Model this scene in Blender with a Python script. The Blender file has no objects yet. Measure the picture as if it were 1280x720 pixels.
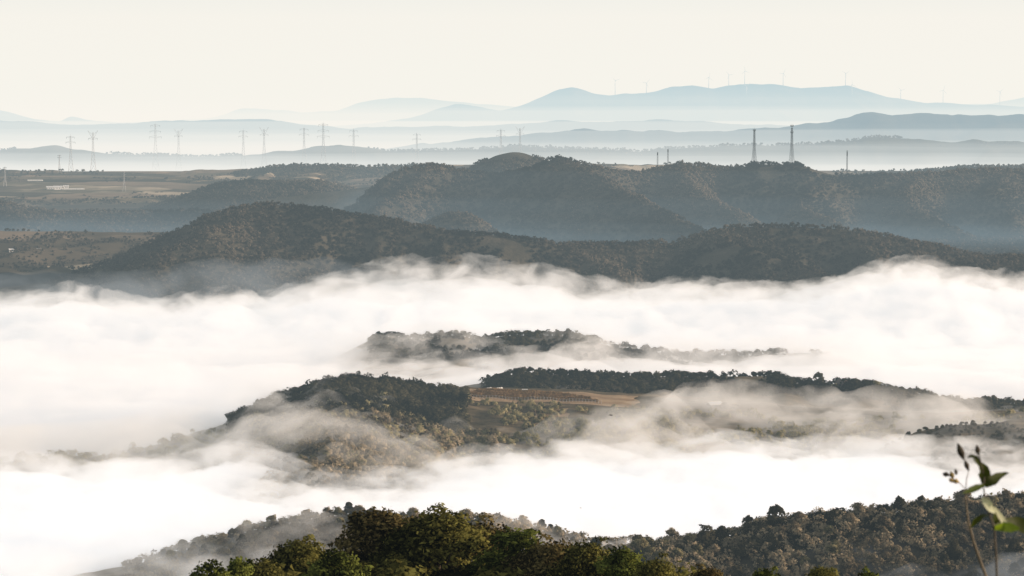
import bpy, math, random
import numpy as np
from mathutils import Vector

rng = np.random.default_rng(11)
random.seed(11)
sc = bpy.context.scene
COL = sc.collection

# ------------------------------------------------------------------ camera model
S = 0.00034                       # radians per photo pixel (1280 px wide)
CAM_Z = 300.0
HORIZON = 150.0
PITCH = math.atan((360 - HORIZON) * S)


def P(px, py, Y):
    """World point at depth Y that the photograph shows at px, py."""
    u = (px - 640) * S
    v = (360 - py) * S
    dy = math.cos(PITCH) + v * math.sin(PITCH)
    dz = -math.sin(PITCH) + v * math.cos(PITCH)
    k = Y / dy
    return np.array([u * k, Y, CAM_Z + dz * k])


# ------------------------------------------------------------------ numpy noise
def _hash(ix, iy, seed):
    n = (ix.astype(np.int64) * 374761393 + iy.astype(np.int64) * 668265263 + seed * 1442695041) & 0xFFFFFFFF
    n = ((n ^ (n >> 13)) * 1274126177) & 0xFFFFFFFF
    n = n ^ (n >> 16)
    return (n & 0xFFFF) / 65535.0


def vnoise(x, y, seed=0):
    x = np.asarray(x, float); y = np.asarray(y, float)
    ix = np.floor(x); iy = np.floor(y)
    fx = x - ix; fy = y - iy
    fx = fx * fx * fx * (fx * (fx * 6 - 15) + 10)
    fy = fy * fy * fy * (fy * (fy * 6 - 15) + 10)
    a = _hash(ix, iy, seed); b = _hash(ix + 1, iy, seed)
    c = _hash(ix, iy + 1, seed); d = _hash(ix + 1, iy + 1, seed)
    return (a + (b - a) * fx) * (1 - fy) + (c + (d - c) * fx) * fy


def fbm(x, y, seed=0, oct=4, gain=0.5):
    s = 0; a = 1; t = 0
    for i in range(oct):
        ca, sa = math.cos(0.6 * i), math.sin(0.6 * i)
        s = s + a * vnoise((x * ca - y * sa) * 2 ** i + 17.3 * i, (x * sa + y * ca) * 2 ** i - 9.1 * i, seed + i)
        t += a; a *= gain
    return s / t


def smooth(x, a, b):
    t = np.clip((x - a) / (b - a), 0, 1)
    return t * t * (3 - 2 * t)


# ------------------------------------------------------------------ object helpers
def tag(o, label=None, cat=None, group=None, kind=None):
    if label: o['label'] = label
    if cat: o['category'] = cat
    if group: o['group'] = group
    if kind: o['kind'] = kind
    return o


def link(o, parent=None):
    COL.objects.link(o)
    if parent is not None: o.parent = parent
    return o


def empty(name, loc, rz=0.0, scale=1.0):
    o = bpy.data.objects.new(name, None)
    o.location = tuple(float(v) for v in loc); o.rotation_euler = (0, 0, rz); o.scale = (scale,) * 3
    o.empty_display_size = 1.0
    return link(o)


def np_mesh(name, verts, faces, smooth_shade=False):
    """faces: (n,3) or (n,4) int array"""
    me = bpy.data.meshes.new(name)
    verts = np.ascontiguousarray(verts, np.float32); faces = np.ascontiguousarray(faces, np.int32)
    k = faces.shape[1]
    me.vertices.add(len(verts)); me.vertices.foreach_set('co', verts.ravel())
    me.loops.add(faces.size); me.loops.foreach_set('vertex_index', faces.ravel())
    me.polygons.add(len(faces))
    me.polygons.foreach_set('loop_start', np.arange(0, faces.size, k, dtype=np.int32))
    if smooth_shade:
        me.polygons.foreach_set('use_smooth', np.ones(len(faces), bool))
    me.update(calc_edges=True)
    me.validate()
    return me


def mobj(name, me, mat, parent=None):
    o = bpy.data.objects.new(name, me)
    if mat is not None and len(me.materials) == 0: me.materials.append(mat)
    return link(o, parent)


class MB:
    """Collects simple solids and links them as one mesh object."""
    def __init__(s): s.v = []; s.f = []

    def add(s, vs, fs):
        b = len(s.v); s.v += [tuple(map(float, v)) for v in vs]; s.f += [tuple(b + i for i in f) for f in fs]

    def box(s, c, d):
        x, y, z = c; a, b, h = d[0] / 2, d[1] / 2, d[2] / 2
        s.add([(x - a, y - b, z - h), (x + a, y - b, z - h), (x + a, y + b, z - h), (x - a, y + b, z - h),
               (x - a, y - b, z + h), (x + a, y - b, z + h), (x + a, y + b, z + h), (x - a, y + b, z + h)],
              [(3, 2, 1, 0), (4, 5, 6, 7), (0, 1, 5, 4), (1, 2, 6, 5), (2, 3, 7, 6), (3, 0, 4, 7)])

    def tube(s, pts, radii, n=6, cap=True):
        pts = [Vector(p) for p in pts]
        rings = []
        for i, p in enumerate(pts):
            t = (pts[min(i + 1, len(pts) - 1)] - pts[max(i - 1, 0)]).normalized()
            a = t.cross(Vector((0.13, 1, 0.07))) if abs(t.y) < 0.9 else t.cross(Vector((1, 0, 0)))
            a.normalize(); b = t.cross(a)
            r = radii[i] if isinstance(radii, (list, tuple)) else radii
            rings.append([p + (a * math.cos(2 * math.pi * k / n) + b * math.sin(2 * math.pi * k / n)) * r for k in range(n)])
        vs = [v for r in rings for v in r]; fs = []
        for i in range(len(pts) - 1):
            for k in range(n):
                fs.append((i * n + k, i * n + (k + 1) % n, (i + 1) * n + (k + 1) % n, (i + 1) * n + k))
        if cap:
            fs.append(tuple(range(n - 1, -1, -1))); fs.append(tuple((len(pts) - 1) * n + k for k in range(n)))
        s.add(vs, fs)

    def lathe(s, prof, c=(0, 0, 0), n=10):
        vs = []; fs = []
        for r, z in prof:
            for k in range(n):
                a = 2 * math.pi * k / n
                vs.append((c[0] + r * math.cos(a), c[1] + r * math.sin(a), c[2] + z))
        for i in range(len(prof) - 1):
            for k in range(n):
                fs.append((i * n + k, i * n + (k + 1) % n, (i + 1) * n + (k + 1) % n, (i + 1) * n + k))
        fs.append(tuple(range(n - 1, -1, -1))); fs.append(tuple((len(prof) - 1) * n + k for k in range(n)))
        s.add(vs, fs)

    def build(s, name, mat, parent=None, smooth_shade=False):
        me = bpy.data.meshes.new(name)
        me.from_pydata(s.v, [], s.f); me.update()
        if smooth_shade:
            for p in me.polygons: p.use_smooth = True
        return mobj(name, me, mat, parent)


# ------------------------------------------------------------------ materials
def new_mat(name):
    m = bpy.data.materials.new(name); m.use_nodes = True
    nt = m.node_tree; nt.nodes.clear()
    out = nt.nodes.new('ShaderNodeOutputMaterial')
    return m, nt, out


def node(nt, t, **kw):
    n = nt.nodes.new(t)
    for k, v in kw.items():
        if isinstance(v, dict) or k not in n.inputs if hasattr(n, 'inputs') else False:
            setattr(n, k, v)
    return n


def ramp(nt, fac, stops):
    r = nt.nodes.new('ShaderNodeValToRGB')
    el = r.color_ramp.elements
    while len(el) < len(stops): el.new(0.5)
    for e, (p, c) in zip(el, stops):
        e.position = p; e.color = (*c, 1)
    nt.links.new(fac, r.inputs['Fac'])
    return r.outputs['Color']


def simple_mat(name, color, rough=0.7, var=0.25, scale=3.0, metallic=0.0):
    m, nt, out = new_mat(name)
    b = nt.nodes.new('ShaderNodeBsdfPrincipled')
    tc = nt.nodes.new('ShaderNodeTexCoord')
    nz = nt.nodes.new('ShaderNodeTexNoise'); nz.inputs['Scale'].default_value = scale; nz.inputs['Detail'].default_value = 4
    nt.links.new(tc.outputs['Object'], nz.inputs['Vector'])
    c = np.array(color)
    col = ramp(nt, nz.outputs['Fac'], [(0.3, tuple(c * (1 - var))), (0.7, tuple(np.minimum(c * (1 + var), 1)))])
    nt.links.new(col, b.inputs['Base Color'])
    b.inputs['Roughness'].default_value = rough; b.inputs['Metallic'].default_value = metallic
    nt.links.new(b.outputs[0], out.inputs['Surface'])
    return m


def foliage_mat(name, c_dark, c_light, transl=0.42, objrand=0.3):
    """Leaf material: colour from the per-tree 'tint' attribute, shading softened by the crown's own normals."""
    m, nt, out = new_mat(name)
    L = nt.links.new
    at = nt.nodes.new('ShaderNodeAttribute'); at.attribute_name = 'tint'
    oi = nt.nodes.new('ShaderNodeObjectInfo')
    mul = nt.nodes.new('ShaderNodeMath'); mul.operation = 'MULTIPLY_ADD'
    L(oi.outputs['Random'], mul.inputs[0]); mul.inputs[1].default_value = objrand; L(at.outputs['Fac'], mul.inputs[2])
    sub = nt.nodes.new('ShaderNodeMath'); sub.operation = 'SUBTRACT'
    L(mul.outputs[0], sub.inputs[0]); sub.inputs[1].default_value = objrand / 2
    mid = tuple((np.array(c_dark) + np.array(c_light)) / 2)
    col = ramp(nt, sub.outputs[0], [(0.1, c_dark), (0.5, mid), (0.9, c_light)])
    an = nt.nodes.new('ShaderNodeAttribute'); an.attribute_name = 'cnormal'
    vt = nt.nodes.new('ShaderNodeVectorTransform'); vt.vector_type = 'NORMAL'; vt.convert_from = 'OBJECT'; vt.convert_to = 'WORLD'
    L(an.outputs['Vector'], vt.inputs['Vector'])
    nn = nt.nodes.new('ShaderNodeVectorMath'); nn.operation = 'NORMALIZE'; L(vt.outputs[0], nn.inputs[0])
    d = nt.nodes.new('ShaderNodeBsdfDiffuse'); L(col, d.inputs['Color']); L(nn.outputs[0], d.inputs['Normal'])
    t = nt.nodes.new('ShaderNodeBsdfTranslucent'); L(col, t.inputs['Color'])
    mx = nt.nodes.new('ShaderNodeMixShader'); mx.inputs[0].default_value = transl
    L(d.outputs[0], mx.inputs[1]); L(t.outputs[0], mx.inputs[2]); L(mx.outputs[0], out.inputs['Surface'])
    return m


def terrain_mat(name, stops, scale=0.02, fine=0.25, stretch=(1, 1, 1)):
    m, nt, out = new_mat(name)
    L = nt.links.new
    geo = nt.nodes.new('ShaderNodeNewGeometry')
    mp = nt.nodes.new('ShaderNodeMapping'); mp.inputs['Scale'].default_value = stretch; L(geo.outputs['Position'], mp.inputs['Vector'])
    n1 = nt.nodes.new('ShaderNodeTexNoise'); n1.inputs['Scale'].default_value = scale; n1.inputs['Detail'].default_value = 6; n1.inputs['Roughness'].default_value = 0.6
    L(mp.outputs[0], n1.inputs['Vector'])
    n2 = nt.nodes.new('ShaderNodeTexNoise'); n2.inputs['Scale'].default_value = scale * 11; n2.inputs['Detail'].default_value = 4
    L(mp.outputs[0], n2.inputs['Vector'])
    mx = nt.nodes.new('ShaderNodeMath'); mx.operation = 'MULTIPLY_ADD'
    L(n2.outputs['Fac'], mx.inputs[0]); mx.inputs[1].default_value = fine; L(n1.outputs['Fac'], mx.inputs[2])
    sb = nt.nodes.new('ShaderNodeMath'); sb.operation = 'SUBTRACT'; L(mx.outputs[0], sb.inputs[0]); sb.inputs[1].default_value = fine / 2
    col = ramp(nt, sb.outputs[0], stops)
    d = nt.nodes.new('ShaderNodeBsdfDiffuse'); L(col, d.inputs['Color'])
    bp = nt.nodes.new('ShaderNodeBump'); bp.inputs['Strength'].default_value = 0.6; bp.inputs['Distance'].default_value = 2.0
    L(n2.outputs['Fac'], bp.inputs['Height']); L(bp.outputs[0], d.inputs['Normal'])
    L(d.outputs[0], out.inputs['Surface'])
    return m


def fields_mat(name):
    """Patchwork of strip fields, scrub and bare soil."""
    m, nt, out = new_mat(name)
    L = nt.links.new
    geo = nt.nodes.new('ShaderNodeNewGeometry')
    mp = nt.nodes.new('ShaderNodeMapping'); mp.inputs['Scale'].default_value = (0.006, 0.011, 0.0); mp.inputs['Rotation'].default_value = (0, 0, 0.12)
    L(geo.outputs['Position'], mp.inputs['Vector'])
    vo = nt.nodes.new('ShaderNodeTexVoronoi'); vo.distance = 'CHEBYCHEV'; vo.inputs['Scale'].default_value = 1.0
    L(mp.outputs[0], vo.inputs['Vector'])
    sp = nt.nodes.new('ShaderNodeSeparateColor'); L(vo.outputs['Color'], sp.inputs[0])
    nz = nt.nodes.new('ShaderNodeTexNoise'); nz.inputs['Scale'].default_value = 0.02; nz.inputs['Detail'].default_value = 5
    L(geo.outputs['Position'], nz.inputs['Vector'])
    ad = nt.nodes.new('ShaderNodeMath'); ad.operation = 'MULTIPLY_ADD'; L(nz.outputs['Fac'], ad.inputs[0]); ad.inputs[1].default_value = 0.5; L(sp.outputs[0], ad.inputs[2])
    sb = nt.nodes.new('ShaderNodeMath'); sb.operation = 'SUBTRACT'; L(ad.outputs[0], sb.inputs[0]); sb.inputs[1].default_value = 0.25
    col = ramp(nt, sb.outputs[0], [(0.0, (0.05, 0.045, 0.033)), (0.35, (0.11, 0.09, 0.066)), (0.55, (0.22, 0.17, 0.125)), (0.75, (0.10, 0.088, 0.06)), (0.95, (0.42, 0.35, 0.26))])
    d = nt.nodes.new('ShaderNodeBsdfDiffuse'); L(col, d.inputs['Color'])
    L(d.outputs[0], out.inputs['Surface'])
    return m


def air_mat(name, sigma, radiance, noise=None, scat=0.0):
    """Air that veils what lies behind it: haze emits the given air light as a painted-in glow; droplets (scat > 0) scatter the sun and sky,
    and a small glow stands for the many further scatterings inside thick fog."""
    m, nt, out = new_mat(name)
    L = nt.links.new
    sg = np.array(sigma, float); rad = np.array(radiance, float)
    dens = float(sg.max())
    ab = nt.nodes.new('ShaderNodeVolumeAbsorption')
    ab.inputs['Color'].default_value = (*(1 - sg / dens), 1)
    em = nt.nodes.new('ShaderNodeEmission')  # glow put into the air in place of scattered sun and sky
    if scat: rad = rad * FOG_GLOW
    e = sg * rad; em_s = float(e.max())
    em.inputs['Color'].default_value = (*(e / em_s), 1)
    ab.inputs['Density'].default_value = dens; em.inputs['Strength'].default_value = em_s
    if noise:
        tc = nt.nodes.new('ShaderNodeNewGeometry')
        mp = nt.nodes.new('ShaderNodeMapping'); mp.inputs['Scale'].default_value = noise.get('stretch', (1, 1, 1.6)); mp.inputs['Location'].default_value = noise.get('off', (0, 0, 0))
        L(tc.outputs['Position'], mp.inputs['Vector'])
        nz = nt.nodes.new('ShaderNodeTexNoise'); nz.inputs['Scale'].default_value = noise['scale']; nz.inputs['Detail'].default_value = noise.get('detail', 2.5)
        nz.inputs['Roughness'].default_value = 0.55; nz.inputs['Distortion'].default_value = noise.get('dist', 0.4)
        L(mp.outputs[0], nz.inputs['Vector'])
        mr = nt.nodes.new('ShaderNodeMapRange'); mr.interpolation_type = 'SMOOTHSTEP'
        mr.inputs['From Min'].default_value = noise['lo']; mr.inputs['From Max'].default_value = noise['hi']
        L(nz.outputs['Fac'], mr.inputs['Value'])
        for nd, sock, val in ((ab, 'Density', dens), (em, 'Strength', em_s)):
            q = nt.nodes.new('ShaderNodeMath'); q.operation = 'MULTIPLY'; q.inputs[1].default_value = val
            L(mr.outputs[0], q.inputs[0]); L(q.outputs[0], nd.inputs[sock])
    if scat:
        vs_ = nt.nodes.new('ShaderNodeVolumeScatter'); vs_.inputs['Color'].default_value = (0.99, 0.96, 0.92, 1); vs_.inputs['Anisotropy'].default_value = 0.2
        for l in list(ab.inputs['Density'].links): L(l.from_socket, vs_.inputs['Density'])
        vs_.inputs['Density'].default_value = dens
        nt.nodes.remove(ab); ab = vs_
    a = nt.nodes.new('ShaderNodeAddShader'); L(ab.outputs[0], a.inputs[0]); L(em.outputs[0], a.inputs[1])
    L(a.outputs[0], out.inputs['Volume'])
    if noise: m.cycles.volume_step_rate = noise.get('rate', 1.0)
    return m


# ------------------------------------------------------------------ terrain
class Field:
    """A height grid that can be asked for its height anywhere inside."""
    def __init__(s, xs, ys, Z): s.xs, s.ys, s.Z = xs, ys, Z

    def z(s, x, y):
        x = np.asarray(x, float); y = np.asarray(y, float)
        fx = np.clip((x - s.xs[0]) / (s.xs[1] - s.xs[0]), 0, len(s.xs) - 1.001)
        fy = np.clip((y - s.ys[0]) / (s.ys[1] - s.ys[0]), 0, len(s.ys) - 1.001)
        i = fx.astype(int); j = fy.astype(int); a = fx - i; b = fy - j
        Z = s.Z
        return (Z[j, i] * (1 - a) + Z[j, i + 1] * a) * (1 - b) + (Z[j + 1, i] * (1 - a) + Z[j + 1, i + 1] * a) * b


def grid_mesh(name, xs, ys, Z):
    X, Y = np.meshgrid(xs, ys)
    v = np.stack([X, Y, Z], -1).reshape(-1, 3)
    nx, ny = len(xs), len(ys)
    j, i = np.meshgrid(np.arange(ny - 1), np.arange(nx - 1), indexing='ij')
    a = (j * nx + i).ravel()
    f = np.stack([a, a + 1, a + nx + 1, a + nx], -1)
    return np_mesh(name, v, f, True)


def polyline_field(X, Y, pts, k, r):
    """Height of a ridge line falling off at slope k on both sides."""
    best = np.full(X.shape, -1e9)
    for a, b in zip(pts[:-1], pts[1:]):
        ax, ay, az = a; bx, by, bz = b
        dx, dy = bx - ax, by - ay
        t = np.clip(((X - ax) * dx + (Y - ay) * dy) / (dx * dx + dy * dy + 1e-9), 0, 1)
        d = np.hypot(X - ax - t * dx, Y - ay - t * dy)
        best = np.maximum(best, az + t * (bz - az) - k * (np.sqrt(d * d + r * r) - r))
    return best


def smax(a, b, k):
    h = np.clip(0.5 + 0.5 * (a - b) / k, 0, 1)
    return b + (a - b) * h + k * h * (1 - h)


def crest_curve(crest, xs, seed, jit):
    w = np.array([P(*c) for c in crest])
    o = np.argsort(w[:, 0]); w = w[o]
    z = np.interp(xs, w[:, 0], w[:, 2]); y = np.interp(xs, w[:, 0], w[:, 1])
    # soften the corners of the traced line
    dx = xs[1] - xs[0]; Ym = float(w[:, 1].mean())
    n = max(1, int(round(Ym * S * (3.5 if Ym < 5000 else 2.5) / dx)))
    ker = np.hanning(2 * n + 3)[1:-1]; ker /= ker.sum()
    pad = len(ker) // 2
    z = np.convolve(np.pad(z, pad, mode='edge'), ker, 'valid'); y = np.convolve(np.pad(y, pad, mode='edge'), ker, 'valid')
    z = z + jit * (fbm(xs / (Ym * S * 30), xs * 0, seed, 5) - 0.5) * 2
    # run down past both ends
    lo, hi = w[0, 0], w[-1, 0]
    z = z - np.maximum(lo - xs, 0) * 0.12 - np.maximum(xs - hi, 0) * 0.12
    return z, y


def make_hill(name, label, crest, floor, mat, kf=0.45, kb=0.4, r=20, jit=1.0, spurs=(), ks=0.5, rs=12, gully=0.35, gl=90, seed=1, res=4.0, front=None, back=None, kind='structure', rough=1.0, bumps=0.0):
    Ys = [c[2] for c in crest]; Ym = sum(Ys) / len(Ys)
    dx = Ym * S * res
    w = np.array([P(*c) for c in crest])
    ext = 0.08 * Ym
    xs = np.arange(w[:, 0].min() - ext, w[:, 0].max() + ext + dx, dx)
    h = max(10, w[:, 2].max() - floor)
    fr = front or h / kf * 1.15 + 20; bk = back or min(h / kb, 0.5 * h / kb + 150)
    ys = np.arange(min(Ys) - fr, max(Ys) + bk + dx, dx)
    X, Y = np.meshgrid(xs, ys)
    zc, yc = crest_curve(crest, xs, seed, jit)
    d = Y - yc[None, :]
    ad = np.abs(d)
    k = np.where(d < 0, kf, kb)
    bend = (fbm(X / (gl * 3), Y / (gl * 3), seed + 44, 2) - 0.5) * gl * 2.5
    g = fbm((X + bend) / gl, Y / (gl * 2.6), seed + 40, 3)
    g = 1 - np.abs(2 * g - 1) * 1.6                 # spurs and gullies running down the slope
    Z = zc[None, :] - k * (np.sqrt(ad * ad + r * r) - r)
    Z += gully * gl * 0.42 * (g - 0.75) * smooth(ad, r * 0.4, r * 2 + gl * 0.9)
    for sp in spurs:
        pts = [P(*p) for p in sp]
        Z = smax(Z, polyline_field(X, Y, pts, ks, rs) + (fbm(X / 40, Y / 40, seed + 77, 3) - 0.5) * 8 * smooth(ad, 10, 60), 4.0)
    Z += (fbm(X / (dx * 9), Y / (dx * 9), seed + 9, 3) - 0.5) * dx * rough * smooth(ad, 0, r + 20)
    Z = np.maximum(Z, floor - 8 - 0.02 * ad)
    o = mobj(name, grid_mesh(name, xs, ys, Z), mat)
    tag(o, label, None, None, kind)
    return Field(xs, ys, Z), (xs, yc)


M = {}
M['forest_floor'] = terrain_mat('forest_floor', [(0.3, (0.040, 0.036, 0.026)), (0.5, (0.062, 0.055, 0.041)), (0.7, (0.105, 0.09, 0.068))], 0.03)
M['heath'] = terrain_mat('heath', [(0.3, (0.055, 0.050, 0.030)), (0.5, (0.12, 0.098, 0.065)), (0.7, (0.24, 0.185, 0.12))], 0.05, stretch=(0.5, 2.0, 1))
M['far_wood'] = terrain_mat('far_wood', [(0.3, (0.025, 0.03, 0.022)), (0.5, (0.045, 0.045, 0.03)), (0.7, (0.08, 0.072, 0.048))], 0.006)
M['fields'] = fields_mat('fields')

# ground sheet, out to the horizon
gx = np.concatenate([-np.geomspace(1200, 30000, 30)[::-1], np.linspace(-1150, 1150, 90), np.geomspace(1200, 30000, 30)])
gy = np.concatenate([np.linspace(-400, 3000, 90), np.linspace(3040, 5200, 80), np.geomspace(5300, 60000, 40)])
GX, GY = np.meshgrid(gx, gy)
GZ = 105 + 42 * smooth(GY, 2120, 2420) + 28 * smooth(GY, 2750, 3500) + 25 * smooth(GY, 3500, 4500) - 25 * smooth(GY, 4620, 4900) - 35 * smooth(GY, 5750, 6300) + (fbm(GX / 500, GY / 500, 3, 4) - 0.5) * np.where(GY > 5600, 10, np.where(GY > 4300, 6, 16))
gr = mobj('ground', grid_mesh('ground', gx, gy, GZ), M['fields']); tag(gr, kind='structure')
gi = None


def ground_z(x, y):
    i = np.clip(np.searchsorted(gx, x) - 1, 0, len(gx) - 2); j = np.clip(np.searchsorted(gy, y) - 1, 0, len(gy) - 2)
    a = (x - gx[i]) / (gx[i + 1] - gx[i]); b = (y - gy[j]) / (gy[j + 1] - gy[j])
    return (GZ[j, i] * (1 - a) + GZ[j, i + 1] * a) * (1 - b) + (GZ[j + 1, i] * (1 - a) + GZ[j + 1, i + 1] * a) * b


def cr(pts, Y, dy=0):
    return [(a, b + dy, Y) for a, b in pts]


H = {}
# distant ranges
make_hill('mountain', 'faintest far mountain', cr([(120, 158), (270, 146), (300, 136), (330, 135), (380, 141), (420, 138), (450, 128), (490, 122), (530, 122), (570, 128), (620, 131), (700, 136), (800, 140), (1000, 140), (1150, 135), (1240, 129), (1290, 120), (1400, 118)], 26000), 60, M['far_wood'], kf=0.35, gully=0.3, gl=2500, r=200, jit=16, seed=3, res=4, rough=0.3)
H['mtn'] = make_hill('mountain', 'blue far mountain range', cr([(-160, 132), (-60, 134), (0, 139), (20, 143), (45, 150), (75, 151), (90, 145), (105, 150), (150, 153), (230, 153), (300, 150), (420, 157), (480, 152), (520, 145), (545, 136), (570, 130), (600, 134), (625, 139), (650, 132), (680, 120), (700, 112), (715, 109), (740, 116), (760, 119), (780, 117), (810, 117), (840, 109), (865, 107), (890, 111), (920, 106), (935, 104), (970, 106), (1000, 110), (1030, 108), (1060, 106), (1080, 113), (1110, 122), (1160, 128), (1220, 131), (1290, 133), (1420, 136)], 16000), 120, M['far_wood'], kf=0.35, gully=0.5, gl=900, r=80, jit=11, seed=5, res=3, rough=0.4)
make_hill('hill', 'pale low ridge below the mountains', cr([(-120, 150), (0, 150), (100, 155), (200, 152), (300, 148), (340, 148), (380, 156), (440, 160), (520, 158), (580, 158), (640, 154), (700, 151), (760, 153), (820, 150), (880, 152), (940, 156), (1000, 158), (1100, 160), (1300, 162)], 11500), 130, M['far_wood'], kf=0.3, gully=0.5, gl=500, r=60, jit=9, seed=7, res=3, rough=0.4)
make_hill('hill', 'blue ridge with a peak at right', cr([(560, 176), (620, 170), (650, 167), (700, 163), (740, 162), (800, 165), (870, 164), (940, 161), (990, 158), (1030, 152), (1060, 148), (1080, 141), (1090, 139), (1110, 143), (1150, 142), (1200, 143), (1290, 144), (1400, 142)], 8600), 150, M['far_wood'], kf=0.3, gully=0.5, gl=300, r=40, jit=9, seed=8, res=3, rough=0.4)
H['r1'] = make_hill('hill', 'long grey ridge behind the plain', cr([(-120, 190), (0, 188), (40, 185), (70, 181), (90, 186), (130, 191), (180, 194), (240, 196), (290, 194), (340, 190), (390, 184), (425, 181), (460, 185), (500, 188), (560, 187), (610, 185), (660, 183), (720, 185), (770, 188), (800, 191), (830, 187), (870, 184), (910, 181), (960, 180), (1020, 181), (1060, 175), (1095, 170), (1140, 174), (1190, 178), (1220, 175), (1290, 178), (1400, 180)], 6200), 150, M['far_wood'], kf=0.22, gully=0.4, gl=200, r=30, jit=6, seed=9, res=3, rough=0.5)
H['edge'] = make_hill('hill', 'far edge of the farmed plain', cr([(-120, 214), (0, 212), (60, 213), (130, 216), (250, 213), (320, 209), (420, 208), (480, 210), (560, 206), (640, 205), (800, 204), (1060, 216), (1160, 212), (1230, 207), (1290, 206), (1400, 206)], 4500), 180, M['fields'], kf=0.035, kb=0.3, gully=0.2, gl=200, r=20, jit=5.0, seed=12, res=4, front=1100)
# hills of the middle distance
H['left3'] = make_hill('hill', 'wooded hill left of the main hill', cr([(120, 275), (180, 262), (230, 246), (270, 231), (310, 227), (350, 229), (400, 228), (440, 236), (470, 248), (520, 276)], 3350), 160, M['forest_floor'], kf=0.5, r=25, seed=14, gully=0.8, gl=60)
H['hump'] = make_hill('hill', 'brown hump behind the main peak', cr([(560, 222), (585, 213), (600, 203), (620, 194), (640, 190), (655, 191), (675, 198), (690, 206), (720, 214), (780, 224)], 3250), 170, M['forest_floor'], kf=0.4, r=25, seed=15, gully=0.3)
H['main'] = make_hill('hill', 'main dark hill with a lit right flank', [(440, 262, 2900), (462, 238, 2900), (480, 224, 2900), (500, 214, 2920), (520, 209, 2930), (540, 207, 2940), (565, 211, 2950), (590, 216, 2950), (620, 219, 2950), (650, 215, 2930), (670, 207, 2900), (688, 200, 2880), (702, 199, 2880), (720, 204, 2890), (750, 211, 2920), (775, 215, 2940), (800, 217, 2960), (830, 210, 2980), (850, 207, 2980), (870, 207, 2980), (900, 211, 2980), (925, 210, 2970), (945, 205, 2960), (990, 206, 2950), (1005, 208, 2950), (1020, 213, 2950), (1045, 220, 2960), (1070, 222, 2970), (1100, 219, 2980), (1160, 219, 3000), (1200, 215, 3010), (1230, 213, 3020), (1290, 214, 3030), (1400, 224, 3050)], 172, M['forest_floor'], kf=0.62, r=22, seed=16, gully=0.75, gl=75, front=560,
                    spurs=[[(698, 198, 2880), (730, 213, 2820), (780, 238, 2740), (830, 266, 2660), (890, 300, 2560)],
                           [(545, 207, 2940), (520, 226, 2880), (490, 248, 2820), (470, 262, 2780)],
                           [(850, 206, 2980), (858, 226, 2900), (880, 246, 2840), (925, 270, 2760)],
                           [(1045, 219, 2960), (1010, 236, 2870), (1000, 262, 2780), (1060, 290, 2700)],
                           [(1160, 217, 3000), (1130, 236, 2900), (1140, 262, 2820), (1200, 290, 2740)],
                           [(1260, 214, 3020), (1240, 240, 2900), (1270, 275, 2800)]], ks=0.72, rs=7)
H['swell'] = make_hill('hill', 'low brown swell in the farmed plain', cr([(-120, 226), (0, 224), (70, 227), (140, 223), (230, 221), (300, 226), (380, 219), (470, 217), (560, 222)], 4180), 182, M['heath'], kf=0.10, r=15, seed=31, gully=0.6, gl=60, front=160)
H['swell2'] = make_hill('hill', 'second brown swell nearer the wooded hill', cr([(-120, 250), (60, 254), (150, 248), (240, 246), (330, 250), (400, 256)], 3600), 165, M['heath'], kf=0.12, r=15, seed=32, gully=0.6, gl=60, front=160)
H['farhill'] = make_hill('hill', 'low wooded rise on the far edge of the plain', cr([(270, 222), (310, 213), (340, 208), (390, 206), (440, 209), (480, 207), (520, 206), (570, 211), (620, 218)], 4350), 182, M['forest_floor'], kf=0.2, r=15, seed=34, gully=0.4, gl=80, jit=3)
H['farhill2'] = make_hill('hill', 'low wooded rise at the right end of the plain', cr([(1040, 224), (1080, 219), (1130, 214), (1180, 212), (1230, 208), (1300, 206), (1400, 208)], 4300), 182, M['forest_floor'], kf=0.2, r=15, seed=36, gully=0.4, gl=80, jit=3)
H['knoll'] = make_hill('hill', 'small wooded knoll at the foot of the main hill', cr([(500, 300), (530, 280), (555, 269), (575, 268), (600, 274), (620, 292), (640, 304)], 2650), 150, M['forest_floor'], kf=0.4, r=15, seed=17, gully=0.4, gl=50)
H['left_dark'] = make_hill('hill', 'low dark wooded rise at far left', cr([(-120, 248), (0, 254), (40, 262), (80, 266), (130, 265), (180, 266), (250, 264), (320, 275)], 2900), 150, M['forest_floor'], kf=0.25, r=12, seed=18, gully=0.3)
H['left_plain'] = make_hill('hill', 'brown terrace of fields at left', cr([(-120, 286), (0, 289), (60, 289), (120, 290), (200, 291), (280, 296)], 2560), 120, M['fields'], kf=0.055, kb=0.2, r=20, seed=19, gully=0.3, front=400)
H['left2'] = make_hill('hill', 'long dark hill behind the fog', [(60, 352, 2150), (130, 330, 2180), (170, 312, 2200), (210, 295, 2200), (260, 271, 2210), (300, 259, 2220), (345, 256, 2220), (400, 262, 2220), (440, 269, 2220), (480, 274, 2220), (520, 283, 2210), (560, 291, 2200), (620, 294, 2200), (660, 300, 2200), (700, 306, 2210), (760, 306, 2230), (840, 304, 2240), (870, 294, 2240), (900, 286, 2240), (950, 283, 2240), (1000, 284, 2240), (1050, 286, 2240), (1100, 294, 2230), (1150, 304, 2220), (1200, 316, 2220), (1240, 323, 2220), (1300, 325, 2240), (1400, 330, 2260)], 100, M['forest_floor'], kf=0.46, r=14, seed=20, gully=0.8, gl=55,
                     spurs=[[(345, 262, 2220), (310, 277, 2170), (260, 292, 2130), (200, 316, 2100), (140, 346, 2070)],
                            [(480, 280, 2220), (470, 318, 2150), (480, 420, 2070)],
                            [(900, 290, 2240), (915, 304, 2180), (960, 318, 2140), (1050, 356, 2080)],
                            [(700, 310, 2220), (760, 334, 2150), (820, 390, 2090)]], ks=0.55, rs=7, front=330)
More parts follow.
